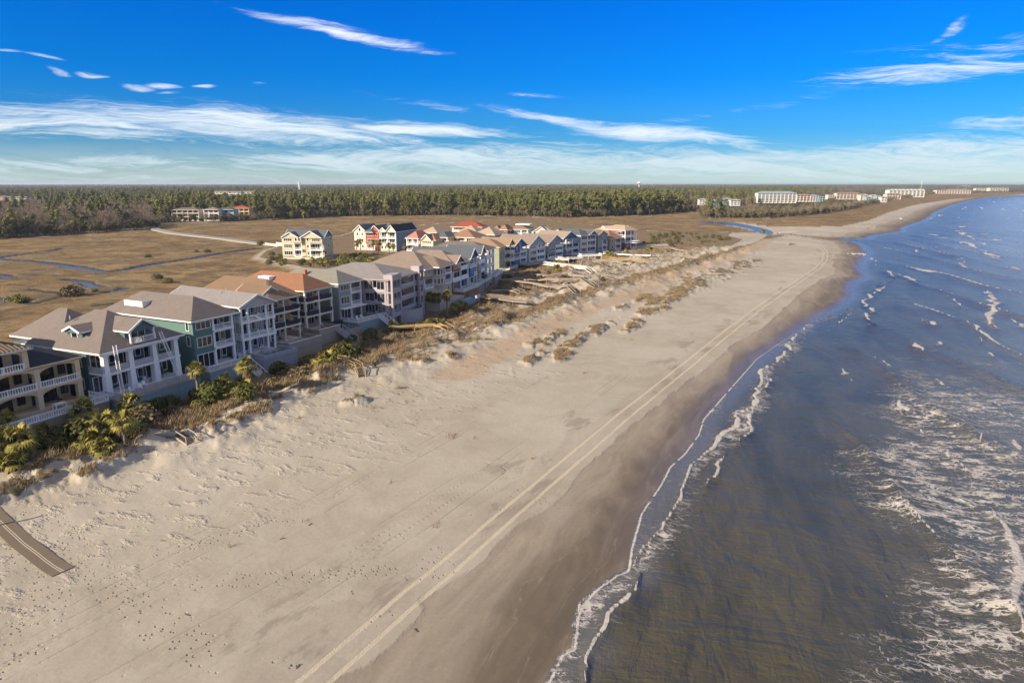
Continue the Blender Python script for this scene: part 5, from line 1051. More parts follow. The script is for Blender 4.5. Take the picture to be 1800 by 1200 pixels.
woods()

SHM = [shrub_mesh('shrub', 1.5, 1.5, SHRUB, 1000, 7, .26, i) for i in range(3)]; SHB = [shrub_mesh('shrub', 1.4, 1.3, SHRUBB, 1000, 8, .22, 20+i) for i in range(2)]; SHH = [shrub_mesh('hedge', 1.6, 1.6, HEDGE, 1600, 9, .16, 40+i) for i in range(2)]
SHF = [shrub_mesh('shrub', 3.0, 3.4, m_, 700, 9, .5, 60+i) for i, m_ in enumerate((SHRUB, OAK, SHRUBB, OAK))]
def put(name, me, x, y, s, label, cat, group=None, dz=-.1, sz=1.0):
    o = inst(name, me, None, (x, y, HZ(x, y)+dz), random.uniform(0, 6.28), (s, s, s*sz)); return tag(o, label, cat, group)
def at(u, v, z=2.3):
    return P(u, v, z)
# clipped and wild shrubs of the gardens, singled out where the photograph does
for (u, v, s, me, lb) in [(371, 704, 2.4, SHH[0], 'broad clipped green hedge mound in front of the palm by the green house'), (269, 714, 1.35, SHH[1], 'rounded green shrub under the slatted terrace rail, left one of a pair'),
    (299, 706, 1.25, SHH[0], 'rounded green shrub under the slatted terrace rail, right one of a pair'), (262, 742, 2.2, SHB[0], 'wide olive and brown bush below the slatted terrace'), (232, 768, 1.5, SHH[1], 'dark rounded bush beside the short palm with bare trunk'),
    (150, 774, 2.3, SHM[0], 'sprawling olive shrub between the cream terrace wall and the dune'), (496, 656, 1.6, SHM[1], 'olive shrub at the right end of the grey pool wall'), (528, 660, 1.7, SHB[1], 'straw coloured bush left of the low palmetto clump'),
    (553, 636, 1.4, SHM[2], 'bright green shrub in the shade below the tan terrace wall'), (597, 628, 2.3, SHM[0], 'large olive bush in front of the beige terrace steps'), (612, 602, .8, SHH[0], 'small dark clipped bush beside the lower pool wall'), (402, 684, 1.5, SHM[1], 'green shrub beside the white garden steps'),
    (520, 618, 1.2, SHH[1], 'dark hedge in the shade of the tan ribbed-roof house'), (643, 603, .8, SHM[2], 'yellow green shrub at the foot of the aqua deck wall'), (436, 708, 1.6, SHM[0], 'bright yellow green shrub under the big palm by the pool wall'), (655, 588, .7, SHH[0], 'dark round pot-shaped bush under the white deck')]:
    x, y = at(u, v); put('shrub', me, x, y, s, lb, 'shrub')
GA = 'shrubs in the strip between the houses and the dune'
ZONE = [(101, 'the cream stucco house'), (116, 'the grey hipped-roof pillared house'), (126.5, 'the sea green house'), (136, 'the white gabled house'), (148, 'the tan metal roofed house'), (161, 'the rust brown roofed house'), (999, 'the sage clapboard house')]
def zone(y): return next(n for l, n in ZONE if y < l)
def shrub_words(me, s): return ('small ' if s < .65 else 'large ' if s > .9 else 'medium ')+{'shrub_leaves': 'olive green leafy shrub', 'brown_shrub_twigs': 'brown twiggy shrub', 'clipped_hedge_leaves': 'bright green rounded shrub', 'oak_leaves': 'dark green shrub'}.get(me.materials[0].name, 'shrub')
c = 0; rr = random.Random(4)
while c < 95:
    y = rr.uniform(66, 172); i = np.searchsorted(ROW[:, 1], y); xr = np.interp(y, ROW[:, 1], ROW[:, 0]); x = xr+rr.uniform(6.5, 13.5)
    me_ = rr.choice(SHM+SHB+SHH[:1]); s_ = rr.uniform(.6, 1.3); put('shrub', me_, x, y, s_, shrub_words(me_, s_)+(' close to the terrace of ' if x-xr < 9.5 else ' at the dune edge before ')+zone(y), 'shrub', GA, -.15); c += 1
def in_px(poly, n, z=2.0, seed=0):
    r = random.Random(seed); pl = PL(poly, z); x0, y0 = pl.min(0); x1, y1 = pl.max(0); out = []
    while len(out) < n:
        x = r.uniform(x0, x1); y = r.uniform(y0, y1)
        if in_poly(np.array([x]), np.array([y]), pl)[0]: out.append((x, y))
    return out
ri = random.Random(9)
for x, y in in_px([(600,472),(605,455),(640,458),(715,472),(700,480),(640,482)], 46, 2, 1): put('shrub', ri.choice(SHF), x, y, ri.uniform(.6, 1.15), 'large olive green shrub in the thicket behind the mauve house roof', 'shrub', 'shrubs in the thicket behind the mauve house', -.3)
for x, y in in_px([(470,462),(480,452),(590,461),(640,445),(645,452),(600,470),(520,468)], 40, 2, 2): put('shrub', ri.choice(SHF), x, y, ri.uniform(.35, .85), 'dark or olive shrub in the hedge round the pale yellow duplex', 'shrub', 'shrubs round the pale yellow duplex', -.3)
for x, y in in_px([(1125,428),(1135,412),(1170,408),(1240,412),(1290,420),(1230,431),(1150,436)], 70, 2, 3): me_ = ri.choice(SHF); s_ = ri.uniform(.3, .75); put('shrub', me_, x, y, s_, shrub_words(me_, s_+.25)+' in the dune thicket beyond the house row', 'shrub', 'thicket shrubs beyond the far end of the row', -.3)
for x, y in in_px([(865,480),(905,470),(960,466),(1120,447),(1140,441),(1100,446),(940,472)], 26, 2.2, 5): put('shrub', ri.choice(SHM+SHH), x, y, ri.uniform(.5, 1.0), 'small green garden shrub at the sea side of the far row houses', 'shrub', 'garden shrubs along the far row houses', -.2)
for x, y in in_px([(740,560),(850,500),(905,485),(880,520),(800,560)], 12, 2.4, 6): put('shrub', ri.choice(SHM+SHB), x, y, ri.uniform(.5, .9), 'low shrub on the brown dune slope before the blue houses', 'shrub', 'shrubs on the brown dune slope', -.2)
for x, y in in_px([(832,512),(845,482),(905,470),(908,486),(880,506)], 24, 2.4, 12): put('shrub', ri.choice(SHF[:2]+SHM), x, y, ri.uniform(.45, .8), 'dark green shrub in the shade before the blue houses and the brick house', 'shrub', 'shaded shrubs before the blue houses', -.2)
for (u, v, s, j, lb) in [(30, 527, 1.25, 0, 'yellowish bush on the marsh above the roofs, farthest left'), (125, 519, 1.5, 2, 'tangled olive and grey bush beside the bright marsh puddle'), (278, 489, .85, 1, 'round dark bush in the middle of the marsh'), (295, 496, .8, 0, 'small straw edged bush just right of the round marsh bush'),
    (259, 451, .7, 1, 'flat dark bush on the marsh above the creek bend'), (363, 443, .8, 2, 'grey green bush on the marsh below the road'), (345, 442, .5, 2, 'thin pale bush left of the grey green marsh bush'), (458, 430, 1.15, 1, 'dark round tree at the start of the little road bridge'), (478, 452, .8, 1, 'dark bush between the road bridge and the yellow duplex'), (165, 512, .6, 1, 'low dark bush on the bank right of the marsh puddle'), (386, 508, .5, 2, 'tiny dark bush on the marsh right of the creek')]:
    x, y = at(u, v, .9); put('shrub', SHF[j], x, y, s, lb, 'shrub', None, -.2, .75)

for x, y in in_px([(0,775),(60,752),(150,735),(235,728),(240,775),(170,800),(90,815),(0,835)], 34, 2.3, 8): me_ = ri.choice(SHM+SHH+SHB[:1]); s_ = ri.uniform(.7, 1.35); put('shrub', me_, x, y, s_, shrub_words(me_, s_-.3)+' in the dense clump below the cream terrace', 'shrub', 'shrubs in the dense clump below the cream terrace', -.2)
# palms
PM = [palm_meshes(i, h) for i, h in enumerate((.7, 1.6, 2.6, 3.6, 4.8))]
def palm(u, v, hi, s, lb, grp=None, z=2.3, xy=None):
    x, y = xy or at(u, v, z); o = empty('palm_tree', (x, y, HZ(x, y)-.05), random.uniform(0, 6)); o.scale = (s, s, s); tag(o, lb, 'palm', grp); a, b = PM[hi]; inst('trunk', a, o); inst('crown', b, o)
palm(350, 704, 4, 1.15, 'golden lit palm with clear trunk at the right end of the slatted terrace')
palm(221, 783, 2, 1.35, 'short palm with bare pale trunk at the dune edge before the grey roofed house')
palm(439, 698, 3, 1.35, 'full round palm in front of the grey pool wall'); palm(397, 694, 2, 1.1, 'low palm just left of the full round palm'); palm(432, 704, 0, 1.4, 'stemless green palmetto under the full round palm')
palm(152, 752, 1, 1.5, 'bushy palm against the right end of the cream balustrade'); palm(75, 768, 0, 1.3, 'stemless palmetto under the cream terrace wall'); palm(190, 770, 1, 1.5, 'low palm in the middle of the clump before the grey roofed house'); palm(232, 738, 1, 1.6, 'broad palm under the left end of the slatted terrace')
palm(15, 770, 2, 1.2, 'tall dark palm at the left picture edge'); palm(8, 806, 1, 1.7, 'dense low palm at the left edge above the tall grass'); palm(40, 806, 1, 1.6, 'spreading palm right of the dense low palm at the left edge'); palm(20, 830, 0, 1.4, 'lowest palmetto at the left edge by the tall grass'); palm(160, 790, 0, 1.6, 'palmetto at the foot of the palm clump'); palm(185, 800, 0, 1.4, 'small palmetto nearest the sand'); palm(215, 745, 0, 1.3, 'palmetto half hidden behind the short bare-trunk palm')
palm(573, 648, 0, 1.9, 'big stemless palmetto in the dune garden left of the wooden walkway'); palm(560, 640, 0, 1.2, 'palmetto leaning out left of the big stemless one')
palm(690, 577, 1, .95, 'little yellowing palm at the corner of the mauve house'); palm(786, 556, 4, 1.25, 'tall sunlit palm with clear trunk before the sandy stucco house'); palm(797, 554, 2, .95, 'shorter palm just right of the tall sunlit one'); palm(809, 553, 2, .9, 'rightmost of the three sunlit palms before the sandy house'); palm(817, 552, 0, 1.0, 'yellow green palmetto at the foot of the three sunlit palms')
for i, (u, v) in enumerate([(756, 543), (764, 545), (772, 546), (750, 541)]): palm(u, v, 3, 1.1, ['second shaded palm from the left', 'third shaded palm from the left', 'rightmost shaded palm', 'leftmost shaded palm'][i]+' against the garage wall of the sandy stucco house', 'shaded palms against the sandy house')
for (u, v) in [(634, 442), (627, 446)]: palm(u, v, 4, 1.15, 'street palm before the tall cream gabled house', 'street palms before the cream gabled house')
for (u, v) in [(657, 446), (664, 447), (669, 446)]: palm(u, v, 4, 1.25, 'tall street palm before the bright red house', 'street palms before the red house')
for (u, v) in [(684, 449), (692, 451), (712, 452)]: palm(u, v, 4, 1.1, 'street palm before the black roofed house', 'street palms before the black roofed house')
for (u, v) in [(727, 455), (737, 457), (745, 456)]: palm(u, v, 4, 1.1, 'street palm before the pink villa', 'street palms before the pink villa')
for (u, v) in [(566, 468), (575, 469), (550, 467), (598, 466), (620, 468), (650, 468), (668, 470), (706, 470), (716, 466)]: palm(u, v, 2, 1.1, 'low palm in the shrubs behind the mauve house roof', 'low palms in the shrubs behind the mauve house')
palm(892, 415, 3, 1.1, 'palm left of the light blue house', z=6); palm(1341, 412, 2, 1.3, 'lone palm on the sand beside the tidal creek'); palm(534, 386, 4, 1.5, 'pale palm standing before the dark woods', z=1); palm(1075, 452, 1, 1.1, 'palm before the sage green narrow house'); palm(1068, 456, 1, 1.2, 'low palm by the white fence at the far row'); palm(1100, 449, 1, 1.0, 'small palm in front of the terracotta roofed house'); palm(1139, 441, 0, 1.6, 'round palmetto on the dune beyond the pinkish house'); palm(979, 483, 0, 1.5, 'palmetto clump between two dune boardwalks'); palm(850, 500, 2, 1.2, 'dark palm in the shade of the deep blue house'); palm(838, 498, 2, 1.2, 'dark palm beside the brick house terrace'); palm(912, 462, 2, 1.1, 'yellowish palm between the olive and the bright blue house'); palm(874, 468, 2, 1.3, 'dark palm in front of the slate blue house'); palm(890, 470, 2, 1.1, 'shaded palm left of the curved cream balconies'); palm(1060, 495, 0, .8, 'tiny palmetto on the dune crest')

# dune grass
def dune_grass():
    rng = np.random.default_rng(21); n = 130000
    y = rng.uniform(55, 360, n); xr = np.interp(y, ROW[:, 1], ROW[:, 0]); x = xr+rng.uniform(0, 75, n); k = rng.random(n) < np.clip(170/np.hypot(x, y), 0, 1); x, y = x[k], y[k]
    f = fields(x, y); dn = f['veg']+(fbm(x, y, .35, 4)-.5)*1.5+(fbm(x, y, 1.3, 2)-.5)*.5
    k = (dn > .58) & (f['s'] > 10) & (f['rowd'] < np.where(y < 165, -10.5, -5.5)); x, y, z = x[k], y[k], f['h'][k]; patch = f['patch'][k]; tall = np.where(f['rowd'][k] > -17, 1.25, .8)*np.where(y < 150, 1.15, .9)
    sel = rng.permutation(len(x))[:26000]; x, y, z, tall = x[sel], y[sel], z[sel], tall[sel]
    m = len(x); B = 7; X = np.repeat(x, B)+rng.normal(0, .22, m*B); Y = np.repeat(y, B)+rng.normal(0, .22, m*B); Z = np.repeat(z, B)-.05; T = np.repeat(tall, B)
    hh = rng.uniform(.35, .85, m*B)*T; a = rng.uniform(0, 6.28, m*B); w = .035+.02*rng.random(m*B); lx = .35*hh*np.cos(a)+.18*hh; ly = .35*hh*np.sin(a)+.12*hh; b = rng.uniform(0, 6.28, m*B)
    V = np.stack([np.stack([X-w*np.cos(b), Y-w*np.sin(b), Z], -1), np.stack([X+w*np.cos(b), Y+w*np.sin(b), Z], -1), np.stack([X+lx, Y+ly, Z+hh], -1)], 1).reshape(-1, 3)
    me = mesh_np('dune_grass', V, np.arange(len(V)).reshape(-1, 3), GRASSM); o = link(bpy.data.objects.new('dune_grass', me)); tag(o, 'dry straw coloured grass tufts scattered over the dunes', 'grass', None, 'stuff')
dune_grass()

# ------------------------------------------------------------------ boardwalks and small structures
def polyline_world(px, z): return [Vector((*P(u, v, z), 0)) for u, v in px]
def boardwalk(label, px, rail=0, w=1.7, lift=.95, stairs=None, m=WOOD, z=2.9, railm=None):
    pts = polyline_world(px, z); o = empty('boardwalk', tuple(pts[0])); tag(o, label, 'boardwalk', 'boardwalks over the dunes'); org = pts[0]
    P3 = []
    for i in range(len(pts)-1):
        L = (pts[i+1]-pts[i]).length; n = max(1, int(L/4))
        for k in range(n+(i == len(pts)-2)): q = pts[i]+(pts[i+1]-pts[i])*(k/n); P3.append(Vector((q.x, q.y, 0)))
    hs = [HZ(q.x, q.y) for q in P3]; hs = [max(hs[max(0, i-2):i+3])*.6+hs[i]*.4 for i in range(len(hs))]
    for q, hz in zip(P3, hs): q.z = hz+lift
    L3 = [q-org for q in P3]; b = MB(); po = MB(); ra = MB()
    for i in range(len(L3)-1):
        a, c = L3[i], L3[i+1]; d = (c-a); s = Vector((-d.y, d.x, 0)).normalized()*w/2; n = max(1, int(d.length/.5))
        for k in range(n):
            p, q = a+d*(k/n), a+d*((k+.93)/n); b.poly([p-s, q-s, q+s, p+s]+[t-Vector((0, 0, .06)) for t in (p-s, q-s, q+s, p+s)], [(0,1,2,3),(7,6,5,4),(0,4,5,1),(1,5,6,2),(2,6,7,3),(3,7,4,0)])
        for sg in (-1, 1):
            b.bar(a+s*sg*.92-Vector((0, 0, .16)), c+s*sg*.92-Vector((0, 0, .16)), .08, .2)
            po.box((a+s*sg*.9).x-.07, (a+s*sg*.9).x+.07, (a+s*sg*.9).y-.07, (a+s*sg*.9).y+.07, a.z-lift-1.2, a.z+(1.0 if rail else .0))
            if rail:
                ra.bar(a+s*sg*.9+Vector((0, 0, 1.0)), c+s*sg*.9+Vector((0, 0, 1.0)), .09, .07); ra.bar(a+s*sg*.9+Vector((0, 0, .5)), c+s*sg*.9+Vector((0, 0, .5)), .05, .08)
                if rail > 1:
                    nn = int(d.length/.35)
                    for k in range(nn): p = a+d*(k/nn)+s*sg*.9; ra.box(p.x-.03, p.x+.03, p.y-.03, p.y+.03, p.z+.05, p.z+1.0)
            elif i % 1 == 0: ra.bar(a+s*sg+Vector((0, 0, .07)), c+s*sg+Vector((0, 0, .07)), .09, .09)
    b.build('walkway_deck', m, o); po.build('support_posts', m, o); ra.build('handrail', railm or m, o)
    if stairs:
        e = Vector((*P(*stairs, 2.2), 0)); ez = HZ(e.x, e.y)+.05; a = L3[-1]; e = Vector((e.x, e.y, ez))-org; d = e-a; s = Vector((-d.y, d.x, 0)).normalized()*w/2; n = max(4, int(Vector((d.x, d.y, 0)).length/.38)); t = MB(); h = Vector((0, 0, .5))
        for k in range(n):
            p = a+d*((k+.1)/n); q = a+d*((k+.75)/n); q.z = p.z; t.poly([p-s, q-s, q+s, p+s]+[v-Vector((0, 0, .07)) for v in (p-s, q-s, q+s, p+s)], [(0,1,2,3),(7,6,5,4),(0,4,5,1),(1,5,6,2),(2,6,7,3),(3,7,4,0)])
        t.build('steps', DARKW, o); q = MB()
        for sg in (-1, 1): q.bar(a+s*sg+h*1.9, e+s*sg+h*1.9, .1, .12); q.bar(a+s*sg-h*.2, e+s*sg-h*.2, .08, .25); q.box((e+s*sg).x-.06, (e+s*sg).x+.06, (e+s*sg).y-.06, (e+s*sg).y+.06, e.z-.3, e.z+1.0)
        q.build('stair_rail', railm or m, o)
    return o
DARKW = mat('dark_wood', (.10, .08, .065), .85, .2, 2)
boardwalk('low sunlit boardwalk starting by the mauve house and ending in dark steps', [(690,577),(729,574),(765,573.5),(778,576)], 0, stairs=(793, 586), m=WOODY)
boardwalk('raised pier-like walkway with slatted rails in front of the brick house', [(827,522),(852,527),(880,530),(928,535)], 2, 1.8, 1.3, m=WOOD)
boardwalk('short boardwalk with paired stair rails right above the raised walkway', [(864,514),(885,513),(905,516)], 0, stairs=(918, 525))
boardwalk('curving grey boardwalk ending in dark steps, second above the raised walkway', [(899,504),(940,506.5),(967,510.5),(999,511)], 0, stairs=(1016, 519))
boardwalk('longest boardwalk curving out from the blue houses to dark steps', [(869,491),(913,491),(940,496.5),(984,499),(1022,499)], 0, stairs=(1048, 509))
boardwalk('winding boardwalk without steps between the longest one and the white railed one', [(912,482),(935,484),(960,490),(999,488),(1028,491)], 0)
boardwalk('white railed boardwalk bending down to the sand', [(956,467),(993,471),(1031,474)], 2, 1.7, .8, stairs=(1044, 483), m=WHITE)
boardwalk('boardwalk with grey stairs above the white railed one', [(1020,467),(1040,466),(1057,467)], 1, stairs=(1071, 474))
boardwalk('pale boardwalk running straight out past the white deck', [(1031,461),(1079,462),(1098,466)], 0, m=WOOD)
boardwalk('long golden boardwalk ending at a brown post near the dune crest', [(1056,459),(1105,461.5),(1141,463)], 1, m=WOODY)
boardwalk('boardwalk with white stairs from the far end of the row', [(1085,449),(1109,451),(1144,452)], 0, stairs=(1156, 454), m=WHITE)
boardwalk('farthest boardwalk beyond the pinkish house', [(1143,438),(1180,438),(1212,441.5)], 0)
boardwalk('short stone coloured path ending in wooden steps down to the near sand', [(250,752),(280,757),(312,757)], 0, 1.6, .25, stairs=(338, 778))
boardwalk('yellow wooden walkway with looped rails beside the stemless palmetto', [(590,632),(612,636),(630,645)], 1, 1.4, .4, stairs=(636, 660), m=WOODY)
boardwalk('isolated wooden stair flight on the dune face above the sand track', [(1060,488),(1066,489.5)], 0, stairs=(1087, 500))
# white decks and fences among the far row
def deck(label, u0, v0, u1, v1, dep, h, m, rail='bal'):
    a = Vector(P(u0, v0, 2.2)); b = Vector(P(u1, v1, 2.2)); L = (b-a).length; o = empty('deck', (a.x, a.y, HZ(a.x, a.y)-.2), math.atan2(b.y-a.y, b.x-a.x)); tag(o, label, 'deck')
    MB().box(0, L, 0, dep, h-.12, h).build('deck_floor', m, o); p = MB(); n = max(2, int(L/2.5))
    for i in range(n+1):
        for y in (.1, dep-.1): p.box(i*(L-.2)/n, i*(L-.2)/n+.15, y-.08, y+.08, -.6, h-.12)
    p.build('support_posts', m, o); railing(o, 0, .05, L, .05, h, rail, m); railing(o, .05, dep-.1, .05, .1, h, rail, m); railing(o, L-.05, .1, L-.05, dep-.1, h, rail, m)
deck('white deck with baluster rail below the light grey house', 990, 462, 1025, 460, 5, 1.4, WHITE); deck('wide white deck with pergola-like frame at the four-level house', 1022, 460, 1058, 459, 4, 1.8, WHITE); deck('yellow sided deck in front of the stepped grey house', 968, 463, 1000, 463, 6, 1.6, CREAMT, 'solid')
deck('white fenced terrace in front of the terracotta roofed house', 1072, 449, 1110, 446, 5, 1.0, WHITE); deck('small white deck in the shade of the slate blue house', 857, 492, 884, 486, 6, 1.8, WHITE); deck('light terrace in front of the white gabled house', 925, 470, 960, 466, 6, 1.2, CONC, 'bal')
deck('blue rimmed pool deck below the deep blue house', 843, 500, 867, 494, 7, 1.6, W_LGREEN, 'bal')
# marsh road with a small bridge
def ribbon(name, px, w, z, m, thick=1.0, follow=False):
    q = [Vector((*P(u, v, z), 0)) for u, v in px]; pts = []
    for a, b in zip(q, q[1:]):
        n = max(1, int((b-a).length/6)); pts += [a+(b-a)*(k/n) for k in range(n)]
    pts.append(q[-1]); b = MB(); V = []
    for i, p in enumerate(pts):
        d = (pts[min(i+1, len(pts)-1)]-pts[max(i-1, 0)]).normalized(); s = Vector((-d.y, d.x, 0))*w/2; zz = (HZ(p.x, p.y)+.05) if follow else z
        V.append((p-s+Vector((0, 0, zz)), p+s+Vector((0, 0, zz))))
    for (a, c), (d, e) in zip(V, V[1:]):
        dn = Vector((0, 0, thick)); b.poly([a, c, e, d, a-dn, c-dn, e-dn, d-dn], [(0,3,2,1),(0,1,5,4)[::-1],(1,2,6,5)[::-1],(3,0,4,7)[::-1],(2,3,7,6)[::-1]])
    return b.build(name, m)
ASPH = mat('pale_road_surface', (.30, .27, .235), .9, .1, .3)
ribbon('road', [(262,390),(266,398),(275,403),(300,408.5),(340,413),(395,419),(440,425),(478,429),(512,433),(560,447),(610,456)], 6.5, 1.5, ASPH, 1.2)['kind'] = 'structure'
ribbon('street', [(600,455),(650,462),(690,467),(730,473)], 9, 2.1, mat('street_concrete', (.27, .245, .22), .9, .1, .3), .4)['kind'] = 'structure'
ro = empty('road_bridge', (*P(478, 430, 1.5), 1.5)); tag(ro, 'low pale road bridge with solid side walls over the marsh creek', 'bridge'); q0 = Vector((*P(476, 429.4, 1.5), 0)); q1 = Vector((*P(512, 434, 1.5), 0)); d = (q1-q0).normalized(); s = Vector((-d.y, d.x, 0))
for sg, n in ((-1, 'parapet'), (1, 'parapet')): MB().bar(q0+s*sg*3.5-Vector((ro.location.x, ro.location.y, -.45)), q1+s*sg*3.5-Vector((ro.location.x, ro.location.y, -.45)), .3, 1.3).build(n, W_BONE, ro)
pole = MB().cyl((0, 0, -1), (0, 0, 6.5), .14, .10, 6).data('pole', TRUNK); cross = MB().box(-.9, .9, -.06, .06, 5.9, 6.05).data('crossarm', TRUNK)
for i, (u, v, lb) in enumerate([(321, 411, 'utility pole nearest the woods on the far side of the marsh road'), (326, 414, 'utility pole nearest the woods on the near side of the marsh road'), (387, 417, 'middle utility pole on the far side of the marsh road'), (399, 421, 'middle utility pole on the near side of the marsh road'), (443, 425, 'utility pole just left of the dark tree by the bridge'), (451, 421, 'utility pole behind the dark tree by the bridge')]):
    o = empty('utility_pole', (*P(u, v, 1.0), .9), random.uniform(-.3, .3)); tag(o, lb, 'utility pole', 'utility poles along the marsh road'); inst('pole', pole, o); inst('crossarm', cross, o)
# beach access mat
def mat_path():
    c = [(-90,860),(-40,878),(0,915),(40,950),(80,980),(110,998)]; pts = [Vector((*P(u, v, 1.9), 0)) for u, v in c]
    q = []
    for i in range(len(pts)-1):
        p0, p1, p2, p3 = pts[max(0, i-1)], pts[i], pts[i+1], pts[min(len(pts)-1, i+2)]
        for k in range(6): t = k/6; q.append(.5*((2*p1)+(p2-p0)*t+(2*p0-5*p1+4*p2-p3)*t*t+(3*p1-p0-3*p2+p3)*t**3))
    q.append(pts[-1]); o = empty('access_mat', (q[-1].x, q[-1].y, 0)); tag(o, 'brown roll-out beach access mat with two pale centre lines, lower left corner', 'mat'); org = Vector((q[-1].x, q[-1].y, 0))
    def strip(name, off, w, dz, th, m):
        b = MB(); R = []
        for i, p in enumerate(q):
            d = (q[min(i+1, len(q)-1)]-q[max(i-1, 0)]).normalized(); s = Vector((-d.y, d.x, 0)); hz = max(HZ(p.x+s.x*k, p.y+s.y*k) for k in (-1.5, 0, 1.5)); b0 = Vector((p.x, p.y, hz+.05+dz))-org; R.append((b0+s*(off-w/2), b0+s*(off+w/2)))
        dn = Vector((0, 0, th))
        for (a, c_), (d_, e) in zip(R, R[1:]): b.poly([a, c_, e, d_, a-dn, c_-dn, e-dn, d_-dn], [(0,3,2,1),(4,5,6,7),(0,1,5,4)[::-1],(1,2,6,5)[::-1],(3,0,4,7)[::-1],(2,3,7,6)[::-1]])
        b.build(name, m, o)
    strip('mat_surface', 0, 1.95, 0, .25, mat('mat_fabric', (.155, .118, .078), .9, .12, 1.5, bump=.2)); w = mat('pale_stripe', (.46, .40, .31), .8, .1, 2)
    strip('stripe', .10, .07, .012, .02, w); strip('stripe', -.10, .07, .012, .02, w)
mat_path()
x, y = P(60, 905, 2)[0]-7.4*.81, P(60, 905, 2)[1]-7.4*.59
MB().cyl((0, 0, -.6), (0, 0, 3.6), .17, .15, 8).build('marker_post', WOOD, None, (x, y, HZ(x, y))); tag(bpy.data.objects['marker_post'], 'round wooden post beside the brown beach mat, casting a long shadow', 'post')
# sticks on the sand
st = MB().bar((-.5, 0, .05), (.45, .12, .09), .09, .09).bar((.1, .06, .06), (.4, -.15, .12), .05, .05).data('driftwood', DARKW)
for u, v, lb in [(328, 1070, 'dark stick standing alone on the pale sand, lower left'), (523, 1152, 'tiny dark stick at the edge of the wet sand'), (545, 913, 'small stick right of the row of footprints'), (286, 945, 'dark clump of driftwood on the lumpy sand'), (496, 938, 'short stick beside the faint wheel tracks'), (730, 1085, 'stick at the foot of the little sand scarp')]:
    x, y = P(u, v, 1.8); tag(inst('driftwood', st, None, (x, y, HZ(x, y)+.02), random.uniform(0, 3), .55), lb, 'driftwood')
# jetty rocks at the creek mouth
rng = np.random.default_rng(8)
def rock_mesh(seed):
    r = np.random.default_rng(seed); b = MB(); b.cyl((0, 0, -.3), (0, 0, .45), .75, .5, 7); b.v = [tuple(np.array(v)*r.uniform(.75, 1.2, 3)) for v in b.v]; return b.data('rock', mat('dark_rock', (.09, .08, .07), .9, .3, 2, bump=.4))
RK = [rock_mesh(i) for i in range(3)]
for i in range(60):
    t = i/59; u = 1366+t*112; v = 412.2+t*9.2+rng.normal(0, .12); x, y = P(u, v, .6); tag(inst('rock', RK[i % 3], None, (x, y, HZ(x, y)+.05), rng.uniform(0, 6), float(rng.uniform(.6, 1.3))), 'dark rock in the low line of stones along the creek mouth', 'rock', 'rocks along the creek mouth')

# ------------------------------------------------------------------ far buildings
def block(label, u0, u1, v, vt, depth, storeys, bays, wm, rm, ang=0, roof='hip', cat='building', z=2.2, group='buildings far along the shore', rise=None, name='apartment_building', gaps=0):
    a = Vector(P(u0, v, z)); Yc = P((u0+u1)/2, v, z)[1]; W = (u1-u0)*Yc/1228; H = (v-vt)*Yc/1228
    o = empty(name, (a.x, Yc, z), math.radians(ang)); tag(o, label, cat, group); rise = rise if rise is not None else H*.18; hb = H-rise; st = hb/storeys
    MB().box(0, W, 0, depth, -1, hb).build('wall', wm, o); bw = W/bays
    ww, wh = bw*.62, st*.55; fr, gl = window_data(min(ww, 5), min(wh, 2.2), 2, wm)
    for i in range(bays):
        for k in range(storeys):
            q = inst('window', fr, o, ((i+.5)*bw, -.05, k*st+st*.28)); inst('pane', gl, q)
    if cat != 'house':
        for k in range(1, storeys): MB().box(.4, W-.4, -1.4, -.05, k*st-.1, k*st+.1).box(.4, W-.4, -1.45, -1.3, k*st+.1, k*st+.75).build('balcony', wm, o)
        for i in range(bays+1): MB().box(i*(W-.5)/bays, i*(W-.5)/bays+.5, -1.5, 0, -1, hb-.02).build('divider_wall', wm, o)
    if roof == 'teeth':
        for i in range(bays): make_roof(o, 'gable_f', i*bw+.2, (i+1)*bw-.2, -1.6, depth, hb, rise, rm, WHITE, wm, .2)
    else: make_roof(o, roof, 0, W, -1.5, depth, hb, rise, rm, WHITE, wm, .5)
    return o
R_BLUEG = roofm('blue_grey_metal', (.22, .28, .30)); W_BRW = wallm('bright_white_render', (.62, .59, .53)); W_PKB = wallm('pinkish_render', (.56, .47, .38)); R_GRNM = roofm('green_metal', (.18, .27, .22))
block('big white six-storey condominium with blue-grey roof behind the far beach', 1331, 1399, 356, 336.5, 18, 6, 10, W_BRW, R_BLUEG)
block('tan low-rise wing right of the big white condominium', 1400, 1424, 354, 341, 16, 3, 4, W_PKB, R_TERRA); block('white gabled beach house beside the tan wing', 1424, 1438, 354, 342, 12, 3, 3, W_WHITE, R_BLUEG); block('light blue beach house in front of the brown scrub', 1436, 1450, 354, 345, 12, 2, 3, W_LBLUE, R_LGREY)
block('small tan building between the condominium groups', 1455, 1466, 350, 341, 14, 3, 3, W_PKB, R_BROWN); block('long pink four-storey block with brown hip roof', 1470, 1512, 350, 338, 16, 4, 7, W_PKB, R_TERRA)
block('pink gabled block left of the pale blue beach houses', 1512, 1524, 352, 341, 14, 3, 3, W_PKB, R_TERRA, roof='gable_f'); 
for (a, b, v, t, w, lb) in [(1522, 1531, 354, 345, W_LBLUE, 'pale blue gabled beach house, left one of the far cluster'), (1531, 1540, 353, 342, W_WHITE, 'white tall gabled beach house in the middle of the far cluster'), (1540, 1549, 354, 344, W_LBLUE, 'pale blue beach house with grey roof, right of the tall white gable'), (1549, 1559, 355, 345, W_WHITE, 'white low beach house at the right of the far cluster')]: block(lb, a, b, v, t, 12, 3, 2, w, R_LGREY, roof='gable_f', name='beach_house', cat='house')
